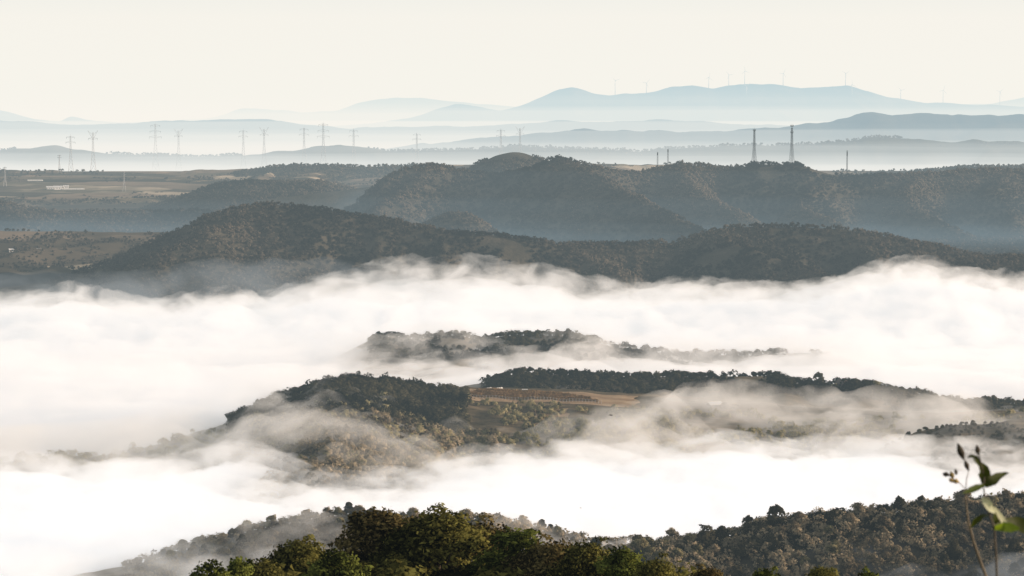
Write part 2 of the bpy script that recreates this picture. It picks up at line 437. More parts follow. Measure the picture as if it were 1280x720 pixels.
H['right2'] = make_hill('hill', 'dark wooded spur at right edge', cr([(1130, 350), (1165, 336), (1210, 325), (1250, 323), (1300, 322), (1420, 326)], 2050), 110, M['forest_floor'], kf=0.3, r=12, seed=21, gully=0.4)
# crests in the fog
H['c1'] = make_hill('hill', 'narrow crest breaking through the fog', cr([(340, 480), (400, 456), (440, 437), (468, 423), (492, 420), (510, 424), (530, 422), (575, 420), (600, 427), (620, 422), (650, 420), (700, 419), (730, 422), (760, 432), (800, 437), (850, 444), (900, 445), (950, 443), (1020, 442), (1060, 454), (1100, 475)], 1600), 110, M['heath'], kf=0.22, r=12, seed=23, gully=0.4, gl=60)
H['c2b'] = make_hill('hill', 'low ridge behind the terraced field', cr([(520, 492), (560, 486), (590, 481), (620, 474), (645, 467), (665, 465), (700, 468), (760, 472), (830, 472), (900, 470), (965, 470), (1000, 481), (1030, 482), (1060, 480), (1100, 486), (1150, 494), (1200, 503), (1290, 506), (1420, 510)], 1330), 110, M['heath'], kf=0.16, r=10, seed=24, gully=0.4, gl=50)
H['c2'] = make_hill('hill', 'broad terraced hill in the middle of the fog', [(-120, 590, 1150), (0, 582, 1150), (60, 578, 1160), (130, 574, 1170), (200, 556, 1180), (260, 538, 1200), (300, 522, 1215), (340, 506, 1220), (380, 490, 1225), (410, 482, 1225), (440, 479, 1225), (490, 481, 1230), (540, 485, 1240), (600, 486, 1255), (700, 488, 1260), (800, 494, 1260), (900, 500, 1260), (1000, 508, 1250), (1100, 516, 1240), (1200, 518, 1220), (1290, 516, 1220), (1420, 514, 1220)], 105, M['heath'], kf=0.10, kb=0.15, r=15, seed=25, gully=0.16, gl=60, front=420, back=180)
H['steps'] = make_hill('hill', 'dark stepped terraces at the right edge of the fog', [(1085, 566, 1100), (1120, 553, 1100), (1150, 540, 1105), (1190, 533, 1105), (1240, 529, 1110), (1300, 523, 1110), (1420, 518, 1110)], 110, M['heath'], kf=0.10, r=4, seed=33, gully=0.3, gl=30, front=160)
H['c3'] = make_hill('hill', 'tree lined crest in front of the fog', cr([(120, 716), (190, 700), (250, 684), (300, 668), (350, 656), (400, 648), (440, 644), (480, 650), (550, 653), (600, 650), (640, 655), (680, 668), (720, 677), (760, 682), (830, 682), (900, 684), (960, 690)], 800), 105, M['heath'], kf=0.3, r=8, seed=26, gully=0.4, gl=40)
H['c4'] = make_hill('hill', 'wooded hillside at lower right', [(700, 706, 640), (760, 698, 645), (800, 693, 650), (850, 683, 655), (900, 673, 660), (950, 664, 660), (1000, 654, 660), (1050, 648, 660), (1100, 644, 660), (1150, 641, 660), (1200, 637, 660), (1290, 628, 660), (1420, 622, 660)], 105, M['forest_floor'], kf=0.42, r=10, seed=27, gully=0.5, gl=40)
vx = np.arange(-75, 75.1, 1.5); vy = np.arange(-30, 150.1, 1.5)
VX, VY = np.meshgrid(vx, vy)
VZ = 298.2 - 0.20 * np.maximum(VY, 0) - 0.5 * np.maximum(VY - 93, 0) - 0.012 * np.maximum(np.abs(VX) - 22, 0) ** 1.3 * smooth(VY, 20, 60) + (fbm(VX / 9, VY / 9, 28, 4) - 0.5) * 1.2 * smooth(VY, 5, 30)
o = mobj('hillside', grid_mesh('hillside', vx, vy, VZ), M['forest_floor']); tag(o, 'steep scrub slope right below the viewpoint', None, None, 'structure')
H['c5'] = (Field(vx, vy, VZ), None)

# ------------------------------------------------------------------ trees
M['leaf_olive'] = foliage_mat('leaf_olive', (0.080, 0.076, 0.042), (0.430, 0.385, 0.215))
M['leaf_brown'] = foliage_mat('leaf_brown', (0.105, 0.088, 0.058), (0.480, 0.400, 0.270))
M['leaf_tan'] = foliage_mat('leaf_tan', (0.190, 0.158, 0.105), (0.600, 0.500, 0.340))
M['leaf_dark'] = foliage_mat('leaf_dark', (0.024, 0.025, 0.015), (0.110, 0.100, 0.060))
M['leaf_far'] = foliage_mat('leaf_far', (0.026, 0.026, 0.021), (0.180, 0.150, 0.115))
M['bark'] = simple_mat('bark', (0.07, 0.052, 0.036), 0.9, 0.4, 6)


def crown_points(n, hgt, wid, lobes, r, base=0.25, fill=0.55, rr=(0.12, 0.27), sprigs=6, leafvar=0.12):
    """Leaf positions and soft normals of one crown made of uneven clumps."""
    cs = []; rs = []
    for i in range(lobes):
        t = r.uniform(0, 1)
        zz = hgt * (base + 0.12 + (1 - base - 0.22) * t)
        ring = wid * 0.5 * (0.75 * math.sin(math.pi * min(1, 0.25 + 0.72 * t)) ** 0.8)
        a = r.uniform(0, 2 * math.pi); q = ring * math.sqrt(r.uniform(0.05, 1))
        cs.append((q * math.cos(a), q * math.sin(a), zz)); rs.append(wid * r.uniform(*rr))
    cs = np.array(cs); rs = np.array(rs)
    for i in range(sprigs):                       # shoots that break the outline
        j = r.integers(lobes); u = r.normal(size=3); u[2] = abs(u[2]) + 0.4; u /= np.linalg.norm(u)
        cs = np.vstack([cs, cs[j] + u * rs[j] * 1.15]); rs = np.append(rs, rs[j] * r.uniform(0.25, 0.45))
    lobes = len(cs)
    pr = rs ** 2; pr /= pr.sum()
    k = r.choice(lobes, n, p=pr)
    d = r.normal(size=(n, 3)); d /= np.linalg.norm(d, axis=1)[:, None]
    d[:, 2] = np.where(d[:, 2] < -0.3, -d[:, 2], d[:, 2])
    rad = rs[k] * (fill + (1 - fill) * r.random(n) ** 0.5) * r.uniform(0.85, 1.2, n)
    p = cs[k] + d * rad[:, None] * np.array([1, 1, 0.85])
    c0 = np.array([0, 0, hgt * (base + 0.25)])
    out = p - c0; out /= np.linalg.norm(out, axis=1)[:, None] + 1e-6
    nrm = 0.55 * d + 0.45 * out; nrm /= np.linalg.norm(nrm, axis=1)[:, None] + 1e-6
    p[:, 2] *= hgt / np.quantile(p[:, 2], 0.998)
    tint = np.clip(0.5 + 0.28 * r.normal(size=lobes), 0.05, 0.95)[k] + leafvar * r.normal(size=n)
    return p, nrm, np.clip(tint, 0, 1)


def leaf_faces(p, nrm, size, r, shape=3, spread=0.9):
    n = len(p)
    nn = nrm + spread * r.normal(size=(n, 3)); nn /= np.linalg.norm(nn, axis=1)[:, None]
    a = np.cross(nn, r.normal(size=(n, 3))); a /= np.linalg.norm(a, axis=1)[:, None] + 1e-9
    b = np.cross(nn, a)
    s = (size * r.uniform(0.6, 1.4, n))[:, None]
    if shape == 3:
        q = [p + a * s * 0.7, p - a * s * 0.4 + b * s * 0.55, p - a * s * 0.4 - b * s * 0.55]
    else:
        q = [p + a * s * 0.8, p + b * s * 0.36 + a * s * 0.1, p - a * s * 0.6, p - b * s * 0.36 + a * s * 0.1]
    v = np.stack(q, 1).reshape(-1, 3)
    f = np.arange(n * shape).reshape(n, shape)
    return v, f


def leaf_mesh(name, p, nrm, tint, size, r, shape, mat, spread=0.9):
    v, f = leaf_faces(p, nrm, size, r, shape, spread)
    me = np_mesh(name, v, f)
    at = me.attributes.new('tint', 'FLOAT', 'POINT'); at.data.foreach_set('value', np.repeat(tint, shape).astype(np.float32))
    an = me.attributes.new('cnormal', 'FLOAT_VECTOR', 'POINT'); an.data.foreach_set('vector', np.repeat(nrm, shape, 0).astype(np.float32).ravel())
    me.materials.append(mat)
    return me


def trunk_mesh(name, hgt, r, limbs=5, thick=0.03):
    mb = MB()
    top = hgt * 0.72
    n = 6
    pts = [(0.03 * hgt * math.sin(i * 1.3) * i / n, 0.03 * hgt * math.cos(i * 0.9) * i / n, top * i / (n - 1) - 0.3 * (i == 0)) for i in range(n)]
    mb.tube(pts, [hgt * thick * (1 - 0.8 * i / (n - 1)) for i in range(n)], 6)
    for k in range(limbs):
        t = 0.28 + 0.55 * k / limbs; a = k * 2.4 + r.uniform(-0.4, 0.4)
        i = t * (n - 1); i0 = int(i); q = np.array(pts[i0]) * (1 - i + i0) + np.array(pts[min(i0 + 1, n - 1)]) * (i - i0)
        ln = hgt * r.uniform(0.25, 0.36)
        e = [q, q + np.array([math.cos(a) * ln * 0.5, math.sin(a) * ln * 0.5, ln * 0.3]), q + np.array([math.cos(a) * ln * 0.95, math.sin(a) * ln * 0.95, ln * 0.75])]
        mb.tube(e, [hgt * thick * 0.5, hgt * thick * 0.32, hgt * thick * 0.1], 5)
    me = bpy.data.meshes.new(name); me.from_pydata(mb.v, [], mb.f); me.update(); me.materials.append(M['bark'])
    return me


def tree_kind(matname, n, hgt, wid, lobes, size, count, shape=3, **kw):
    out = []
    for i in range(count):
        r = np.random.default_rng(100 + i * 7 + len(matname))
        p, nr, ti = crown_points(n, hgt, wid * r.uniform(0.85, 1.15), lobes, r, **kw)
        out.append((leaf_mesh('crown', p, nr, ti, size, r, shape, M[matname]), trunk_mesh('trunk', hgt, r)))
    return out


def plant_tree(kindlist, loc, scale, label, group=None, name='tree', cat='tree', widen=1.0):
    c, t = random.choice(kindlist)
    o = empty(name, loc, random.uniform(0, 6.28), scale)
    o.scale = (scale * widen, scale * widen, scale)
    tag(o, label, cat, group)
    link(bpy.data.objects.new('trunk', t), o); link(bpy.data.objects.new('crown', c), o)
    return o


KIND_MID = {
    'olive': tree_kind('leaf_olive', 1500, 5.5, 5.4, 20, 0.42, 4, base=0.06),
    'brown': tree_kind('leaf_brown', 1500, 5.5, 5.6, 20, 0.42, 4, base=0.06),
    'tan': tree_kind('leaf_tan', 1500, 5.2, 5.8, 22, 0.42, 4, base=0.04),
    'dark': tree_kind('leaf_dark', 1400, 5.6, 4.8, 18, 0.42, 4, base=0.05),
}
LAB4 = {'olive': 'olive green rounded tree on the hazy wooded slope at lower right',
        'brown': 'brown leaved rounded tree on the hazy wooded slope at lower right',
        'tan': 'pale tan bushy tree on the hazy wooded slope at lower right',
        'dark': 'dark green tree on the hazy wooded slope at lower right'}
LAB3 = {'olive': 'olive rounded tree on the misty crest just behind the near treetops',
        'brown': 'brown rounded tree on the misty crest just behind the near treetops',
        'tan': 'pale tan tree on the misty crest just behind the near treetops',
        'dark': 'dark tree on the misty crest just behind the near treetops'}

# trees one by one on the lower right slope
F4, (cx4, cy4) = H['c4']
cnt = 0; used = []
tries = 0
while cnt < 192 and tries < 9000:
    tries += 1
    px = random.uniform(745, 1330)
    x0 = (px - 640) * S
    y = random.uniform(585, 666)
    x = x0 * y * 1.0
    if y < 560: continue
    if any((x - a) ** 2 + (y - b) ** 2 < 3.9 ** 2 for a, b in used): continue
    used.append((x, y)); cnt += 1
    z = float(F4.z(x, y))
    n = fbm(np.array([x / 22.0]), np.array([y / 22.0]), 61, 2)[0] + random.uniform(-0.12, 0.12)
    kd = 'dark' if n < 0.36 else 'brown' if n < 0.45 else 'tan' if n < 0.62 else 'olive'
    plant_tree(KIND_MID[kd], (x, y, z - 0.2), min(1.25, 0.72 * math.exp(random.gauss(0, 0.27))), LAB4[kd], kd + ' trees on the lower right slope')
F3, _ = H['c3']
cnt = 0; used = []
while cnt < 80:
    px = random.uniform(195, 850)
    dens = 1.0 if px < 700 else 0.35
    if random.random() > dens: continue
    y = random.gauss(796, 9)
    x = (px - 640) * S * y
    if any((x - a) ** 2 + (y - b) ** 2 < 2.6 ** 2 for a, b in used): continue
    used.append((x, y)); cnt += 1
    kd = random.choice(['brown', 'olive', 'dark', 'tan', 'brown'])
    plant_tree(KIND_MID[kd], (x, y, float(F3.z(x, y)) - 0.2), random.uniform(0.45, 0.95) * (0.75 if px > 700 else 1), LAB3[kd], kd + ' trees on the misty near crest')


def single(px, Y, field, kd, scale, label, widen=1.0):
    x = P(px, 500, Y)[0]
    return plant_tree(KIND_MID[kd], (x, Y, float(field.z(x, Y)) - 0.2), scale, label, widen=widen)


single(1023, 1325, H['c2b'][0], 'dark', 1.55, 'tallest dark round tree standing out of the low misty ridge at right')
single(1012, 1328, H['c2b'][0], 'dark', 0.9, 'shorter dark tree leaning on the left side of the tallest ridge tree')
single(1095, 1325, H['c2b'][0], 'olive', 0.85, 'small round tree on the misty ridge right of the shed roof', 1.2)
single(870, 1598, H['c1'][0], 'brown', 0.95, 'lone rounded tree near the right end of the fog bound crest')
single(710, 1598, H['c1'][0], 'dark', 1.0, 'highest dark tree at the middle of the fog bound crest', 1.2)
single(570, 1598, H['c1'][0], 'dark', 0.8, 'flat topped dark tree alone on the left of the fog bound crest', 1.1)
single(825, 770, H['c3'][0], 'tan', 0.9, 'lone pale tree in the mist just left of the lower right slope')
single(697, 795, H['c3'][0], 'olive', 1.0, 'tall slim tree at the right end of the misty near crest', 0.7)


single(1042, 1316, H['c2b'][0], 'olive', 0.7, 'low bush hiding the left wall of the dark roofed shed', 1.3)
single(1064, 1316, H['c2b'][0], 'dark', 0.6, 'dark bush at the right end of the dark roofed shed', 1.4)
single(905, 1231, H['c2'][0], 'dark', 0.7, 'dark bush pressed against the right side of the misty farmhouse', 1.5)
single(917, 1233, H['c2'][0], 'brown', 0.6, 'brown bush a little right of the misty farmhouse', 1.5)
single(888, 1224, H['c2'][0], 'olive', 0.45, 'small bush below the pale roof of the misty farmhouse', 1.3)


# woods further off: one mass per hill
def woodland(label, field, n, hgt, size, leaves, mat, region, seed, bare=0.0, ylo=None, yhi=None, clump=60.0, cut=0.35, name='woodland', floor=0, slope_light=None):
    if slope_light is None: slope_light = 1.6 if region[3] > 1900 else 0.5
    r = np.random.default_rng(seed)
    px0, px1, y0, y1 = region
    y = r.uniform(y0, y1, n * 3); px = r.uniform(px0, px1, n * 3)
    x = (px - 640) * S * y
    c = fbm(x / clump, y / clump, seed, 3)
    ok = (c > cut) & (r.random(n * 3) > bare)
    x, y, c = x[ok][:n], y[ok][:n], c[ok][:n]
    z = field.z(x, y)
    ok = z > floor
    x, y, z, c = x[ok], y[ok], z[ok], c[ok]
    m = len(x)
    sc_ = np.clip(np.exp(r.normal(size=m) * 0.32), 0.45, 1.7) * 0.85 * hgt
    w = sc_ * r.uniform(0.75, 1.15, m)
    k = np.repeat(np.arange(m), leaves)
    d = r.normal(size=(m * leaves, 3)); d /= np.linalg.norm(d, axis=1)[:, None]
    d[:, 2] = np.abs(d[:, 2]) * 1.0 - 0.25
    rad = r.uniform(0.6, 1.05, m * leaves)[:, None]
    off = d * rad * np.stack([w[k] * 0.5, w[k] * 0.5, sc_[k] * 0.55], 1)
    p = np.stack([x[k], y[k], z[k] + sc_[k] * 0.45], 1) + off
    nr = d / (np.linalg.norm(d, axis=1)[:, None] + 1e-9)
    e = 6.0
    tn = np.stack([-(field.z(x + e, y) - field.z(x - e, y)) / (2 * e), -(field.z(x, y + e) - field.z(x, y - e)) / (2 * e), np.ones(m)], 1)
    tn /= np.linalg.norm(tn, axis=1)[:, None]
    nr = nr + slope_light * tn[k]; nr /= np.linalg.norm(nr, axis=1)[:, None] + 1e-9
    t = np.clip(0.5 + (c - 0.5) * 2.0 + 0.13 * r.normal(size=m), 0.03, 0.97)[k] + 0.08 * r.normal(size=m * leaves)
    me = leaf_mesh(name, p, nr, np.clip(t, 0, 1), size, r, 3, mat, 0.6)
    o = mobj(name, me, mat)
    tag(o, label, 'woodland', None, 'stuff')
    return o


woodland('scrub filling the gaps between trees of the lower right slope', F4, 4500, 2.8, 0.5, 55, M['leaf_brown'], (740, 1400, 575, 672), 5, clump=20, cut=0.1)
woodland('scrub along the skyline of the lower right slope', F4, 1300, 2.6, 0.5, 50, M['leaf_dark'], (740, 1400, 642, 668), 35, clump=20, cut=0.05)
woodland('low scrub on the misty crest behind the near treetops', F3, 1800, 2.8, 0.55, 50, M['leaf_brown'], (150, 900, 765, 808), 6, clump=20, cut=0.15)
woodland('dark wood covering the left shoulder of the terraced hill', H['c2'][0], 1900, 4.6, 0.95, 55, M['leaf_dark'], (285, 585, 1140, 1236), 7, clump=30, cut=0.16)
woodland('brown wood lower down on the left of the terraced hill', H['c2'][0], 2300, 4.4, 0.95, 55, M['leaf_brown'], (285, 620, 985, 1145), 38, clump=30, cut=0.2)  # lighter brown leaves paint in the lit tone of the lower wood
woodland('patches of misty scrub and trees on the front of the terraced hill', H['c2'][0], 2200, 4.2, 0.95, 50, M['leaf_olive'], (-60, 1340, 1045, 1215), 8, clump=35, cut=0.45)
woodland('olive trees and bushes on the slope below the terraced field', H['c2'][0], 520, 3.4, 0.75, 60, M['leaf_olive'], (560, 880, 1060, 1216), 45, clump=16, cut=0.46)
woodland('trees along the low ridge behind the terraced field', H['c2b'][0], 2200, 3.6, 0.9, 45, M['leaf_dark'], (600, 1380, 1285, 1345), 9, clump=60, cut=0.24)
woodland('dark hedges along the stepped terraces', H['steps'][0], 500, 1.8, 0.6, 45, M['leaf_dark'], (1110, 1420, 1040, 1112), 37, clump=22, cut=0.42)
woodland('row of trees on the narrow crest in the fog', H['c1'][0], 2200, 3.6, 1.0, 40, M['leaf_dark'], (460, 1090, 1530, 1612), 10, clump=40, cut=0.30)
woodland('dark wood over the long hill behind the fog', H['left2'][0], 24000, 4.0, 1.5, 18, M['leaf_far'], (60, 1400, 1870, 2245), 11, clump=90, cut=0.17)
woodland('dark wood on the spur at the right edge', H['right2'][0], 1500, 4.2, 1.5, 20, M['leaf_far'], (1120, 1420, 1960, 2060), 12, clump=60, cut=0.15)
woodland('wood over the main hill', H['main'][0], 26000, 4.5, 2.0, 15, M['leaf_far'], (430, 1400, 2400, 3035), 13, clump=110, cut=0.2)
woodland('scrub on the hump behind the main peak', H['hump'][0], 900, 4.0, 2.0, 15, M['leaf_far'], (560, 780, 3150, 3265), 14, clump=60, cut=0.4)
woodland('wood on the hill left of the main hill', H['left3'][0], 5000, 4.6, 2.1, 15, M['leaf_far'], (120, 530, 3180, 3370), 15, clump=80, cut=0.2)
woodland('wood on the small knoll below the main hill', H['knoll'][0], 1300, 4.2, 1.9, 15, M['leaf_far'], (500, 640, 2500, 2665), 16, clump=80, cut=0.1)
woodland('dark wood on the low rise at far left', H['left_dark'][0], 3500, 4.6, 1.9, 15, M['leaf_far'], (-100, 330, 2740, 2910), 17, clump=80, cut=0.2)
woodland('scattered scrub between the fields at left', H['left_plain'][0], 1200, 3.0, 1.6, 15, M['leaf_far'], (-100, 290, 2200, 2570), 18, clump=60, cut=0.5)
woodland('hedges and copses on the farmed plain', H['edge'][0], 2200, 4.5, 2.8, 12, M['leaf_far'], (-100, 1400, 3500, 4520), 19, clump=120, cut=0.55)
woodland('thin wood on the low rise at the far edge of the plain', H['farhill'][0], 1500, 4.5, 2.6, 12, M['leaf_far'], (270, 620, 4230, 4365), 41, clump=80, cut=0.3)
woodland('thin wood on the rise at the right end of the plain', H['farhill2'][0], 1500, 4.5, 2.6, 12, M['leaf_far'], (1040, 1400, 4180, 4315), 42, clump=80, cut=0.35)
woodland('tree lines along the brown swell of the plain', H['swell'][0], 1300, 4.2, 2.4, 12, M['leaf_far'], (-100, 560, 4040, 4200), 43, clump=70, cut=0.5)
woodland('dark copses on the nearer swell of the plain', H['swell2'][0], 1300, 4.2, 2.2, 12, M['leaf_far'], (-100, 420, 3450, 3620), 44, clump=70, cut=0.42)
woodland('trees along the long grey ridge', H['r1'][0], 1500, 6, 4.0, 10, M['leaf_far'], (-100, 1400, 6120, 6215), 20, clump=300, cut=0.52)

# near treetops below the viewpoint
M['leaf_near'] = foliage_mat('leaf_near', (0.024, 0.026, 0.008), (0.270, 0.255, 0.070), 0.35)
M['leaf_near_green'] = foliage_mat('leaf_near_green', (0.036, 0.046, 0.010), (0.270, 0.310, 0.070), 0.4)
M['leaf_near_brown'] = foliage_mat('leaf_near_brown', (0.028, 0.024, 0.010), (0.270, 0.215, 0.085), 0.35)
NEARK = {'olive': tree_kind('leaf_near', 20000, 5.5, 5.6, 60, 0.125, 3, 4, base=0.15, fill=0.3, rr=(0.08, 0.2), sprigs=26, leafvar=0.3),
         'green': tree_kind('leaf_near_green', 10000, 4.5, 3.4, 36, 0.12, 2, 4, base=0.1, fill=0.25, rr=(0.09, 0.2), sprigs=22, leafvar=0.25),
         'brown': tree_kind('leaf_near_brown', 19000, 5.5, 5.4, 56, 0.125, 3, 4, base=0.15, fill=0.3, rr=(0.08, 0.2), sprigs=26, leafvar=0.3)}
near = [  # px, top py, depth, kind, height m, widen, label
    (262, 702, 74, 'green', 3.4, 0.9, 'small sparse bush at the left end of the near treetops'),
    (295, 697, 76, 'green', 3.6, 0.8, 'yellow green pointed bush second from the left of the near treetops'),
    (330, 700, 80, 'olive', 3.8, 0.9, 'low olive bush between the pointed bush and the dark brown one at lower left'),
    (372, 676, 82, 'olive', 5.0, 0.85, 'dark olive rounded treetop left of the big central treetop'),
    (418, 690, 78, 'green', 3.8, 1.0, 'light green bush tucked under the left side of the big central treetop'),
    (480, 640, 88, 'brown', 6.2, 1.0, 'biggest dark brown treetop rising highest above the near thicket'),
    (545, 640, 86, 'olive', 6.0, 1.05, 'olive brown broad treetop joined to the right of the biggest one'),
    (600, 650, 88, 'brown', 5.6, 0.95, 'brown rounded treetop in the middle of the near thicket'),
    (640, 662, 84, 'green', 5.0, 1.1, 'bright green tufted treetop right of the middle of the near thicket'),
    (690, 674, 82, 'brown', 4.6, 0.95, 'rust brown treetop below the slim tree on the misty crest'),
    (735, 676, 80, 'olive', 4.6, 0.9, 'olive pointed treetop at the right shoulder of the near thicket'),
    (775, 686, 78, 'green', 4.2, 0.9, 'vivid green treetop on the right slope of the near thicket'),
    (820, 698, 76, 'olive', 3.6, 0.9, 'dark olive low treetop at the right end of the near thicket'),
    (885, 708, 74, 'brown', 3.0, 0.8, 'small brown tuft right of the near thicket on the bottom edge'),
    (955, 711, 73, 'green', 3.0, 0.7, 'little green tuft near bottom edge below the lower right slope'),
    (1028, 709, 72, 'olive', 3.0, 0.8, 'olive tuft at bottom edge left of the two tallest weeds'),
    (1090, 714, 70, 'green', 3.0, 0.7, 'last small green tuft at bottom edge towards the weeds'),
]
for px, py, Y, kd, hh, wd, lab in near:
    top = P(px, py, Y)
    zg = float(H['c5'][0].z(top[0], Y)) - 0.2
    h = top[2] - zg
    sc0 = h / (4.5 if kd == 'green' else 5.5)
    wd = wd * hh / h
    c, t = random.choice(NEARK[kd])
    o = empty('tree', (top[0], top[1], zg), random.uniform(0, 6.28)); o.scale = (sc0 * wd, sc0 * wd, sc0)
    tag(o, lab, 'tree')
    link(bpy.data.objects.new('trunk', t), o); link(bpy.data.objects.new('crown', c), o)
woodland('dense undergrowth below the near treetops', H['c5'][0], 420, 2.2, 0.2, 420, M['leaf_near'], (330, 860, 80, 91), 30, clump=5, cut=0.1, name='undergrowth')

# ------------------------------------------------------------------ things people built
M['steel'] = simple_mat('galvanised_steel', (0.30, 0.31, 0.32), 0.6, 0.15, 2)
M['dark_steel'] = simple_mat('dark_steel', (0.035, 0.038, 0.042), 0.6, 0.25, 1)
M['white_paint'] = simple_mat('white_paint', (0.78, 0.78, 0.76), 0.45, 0.05, 0.5)
M['grey_paint'] = simple_mat('grey_paint', (0.34, 0.35, 0.36), 0.6, 0.08, 0.5)
M['plaster'] = simple_mat('plaster', (0.62, 0.60, 0.56), 0.9, 0.12, 1.5)
M['roof_pale'] = simple_mat('roof_pale', (0.62, 0.62, 0.62), 0.6, 0.12, 1.0)
M['roof_dark'] = simple_mat('roof_dark', (0.10, 0.075, 0.06), 0.8, 0.3, 1.0)
M['dark_glass'] = simple_mat('dark_glass', (0.03, 0.035, 0.04), 0.2, 0.1, 1.0)
M['wood'] = simple_mat('weathered_wood', (0.16, 0.12, 0.08), 0.85, 0.3, 3.0)
M['post'] = simple_mat('concrete_post', (0.62, 0.58, 0.50), 0.9, 0.15, 4.0)
M['plastic_film'] = simple_mat('plastic_film', (0.60, 0.58, 0.54), 0.5, 0.08, 0.7)


def lattice(mb, prof, leg, brace, n_x=None):
    """Four tapering legs with X bracing; prof = [(half width, z), ...]."""
    C4 = ((1, 1), (-1, 1), (-1, -1), (1, -1))
    for sx, sy in C4:
        mb.tube([(sx * w, sy * w, z) for w, z in prof], [leg] * len(prof), 4)
    for (w0, z0), (w1, z1) in zip(prof[:-1], prof[1:]):
        m = n_x or max(1, int(round((z1 - z0) / (w0 + w1) * 0.8)))
        for q in range(m):
            a0, a1 = q / m, (q + 1) / m
            u0 = w0 + (w1 - w0) * a0; u1 = w0 + (w1 - w0) * a1; h0 = z0 + (z1 - z0) * a0; h1 = z0 + (z1 - z0) * a1
            for k in range(4):
                (ax, ay), (bx, by) = C4[k], C4[(k + 1) % 4]
                mb.tube([(ax * u0, ay * u0, h0), (bx * u1, by * u1, h1)], brace, 3)
                mb.tube([(bx * u0, by * u0, h0), (ax * u1, ay * u1, h1)], brace, 3)
                mb.tube([(ax * u1, ay * u1, h1), (bx * u1, by * u1, h1)], brace, 3)


def telecom_tower(px, top_py, Y, field, label, heads):
    x, _, zt = P(px, top_py, Y); zg = float(field.z(x, Y)) - 0.3; h = zt - zg
    o = empty('telecom_tower', (x, Y, zg), 0.35); tag(o, label, 'tower')
    f = MB(); lattice(f, [(3.0, 0), (1.9, h * 0.22), (1.25, h * 0.45), (0.95, h * 0.7), (0.75, h * 0.93)], 0.17, 0.075)
    f.build('lattice_frame', M['dark_steel'], o)
    l = MB(); l.box((0, 0, h * 0.47), (0.2, 0.18, h * 0.9)); l.build('cable_ladder', M['dark_steel'], o)
    for hz_, rad in heads:
        z = h * hz_
        p = MB(); p.lathe([(0.6, z - 0.5), (rad, z - 0.25), (rad, z), (0.6, z + 0.05)], n=10)
        for k in range(8):
            a = k * math.pi / 4; p.tube([(rad * math.cos(a), rad * math.sin(a), z - 0.1), (rad * math.cos(a), rad * math.sin(a), z + 1.0)], 0.06, 4)
        pl = p.build('platform', M['dark_steel'], o)
        for k in range(6):
            a = k * math.pi / 3 + 0.2
            q = MB(); q.box((rad * 1.08 * math.cos(a), rad * 1.08 * math.sin(a), z + 0.9), (0.42, 0.42, 2.2)); q.build('antenna', M['dark_steel'], pl)
    r = MB(); r.tube([(0, 0, h * 0.92), (0, 0, h + 1.2)], [0.14, 0.05], 5); r.build('lightning_rod', M['dark_steel'], o)


telecom_tower(943, 160, 2956, H['main'][0], 'dark lattice radio tower with a single antenna ring on the main hill', [(0.93, 1.6)])
telecom_tower(990, 156, 2946, H['main'][0], 'taller dark lattice radio tower with two antenna rings on the main hill', [(0.96, 1.7), (0.80, 1.5)])


def pylon(px, top_py, Y, zg, label, arms=3, horns=False, group='power pylons on the plain', thick=1.0):
    x, _, zt = P(px, top_py, Y); zg = float(zg) - 0.3; h = zt - zg
    o = empty('power_pylon', (x, Y, zg), 0.15); tag(o, label, 'pylon', group)
    b = h * 0.075; f = MB()
    lattice(f, [(b, 0), (b * 0.5, h * 0.35), (b * 0.22, h * 0.62), (b * 0.15, h * 0.96)], 0.30 * thick, 0.13 * thick)
    if not horns: f.tube([(0, 0, h * 0.95), (0, 0, h)], 0.25 * thick, 4)
    f.build('lattice_frame', M['steel'], o)
    if horns:
        for s_ in (-1, 1):
            a = MB(); a.tube([(0, 0, h * 0.82), (s_ * h * 0.10, 0, h)], 0.3 * thick, 4); a.tube([(0, 0, h * 0.9), (s_ * h * 0.10, 0, h)], 0.2 * thick, 4); a.build('horn', M['steel'], o)
        levels = [0.84]
    else:
        levels = [0.94 - 0.11 * k for k in range(arms)]
    for k, t in enumerate(levels):
        L = h * (0.09 + 0.015 * k)
        a = MB()
        for s_ in (-1, 1):
            a.tube([(0, 0, h * t + h * 0.02), (s_ * L, 0, h * t)], 0.22 * thick, 4); a.tube([(0, 0, h * t - h * 0.02), (s_ * L, 0, h * t)], 0.22 * thick, 4)
        ar = a.build('cross_arm', M['steel'], o)
        for s_ in (-1, 1):
            q = MB(); q.lathe([(0.05, 0), (0.2, -0.3), (0.2, -h * 0.03), (0.05, -h * 0.035)], (s_ * L * 0.97, 0, h * t - 0.1), 6); q.build('insulator', M['dark_glass'], ar)


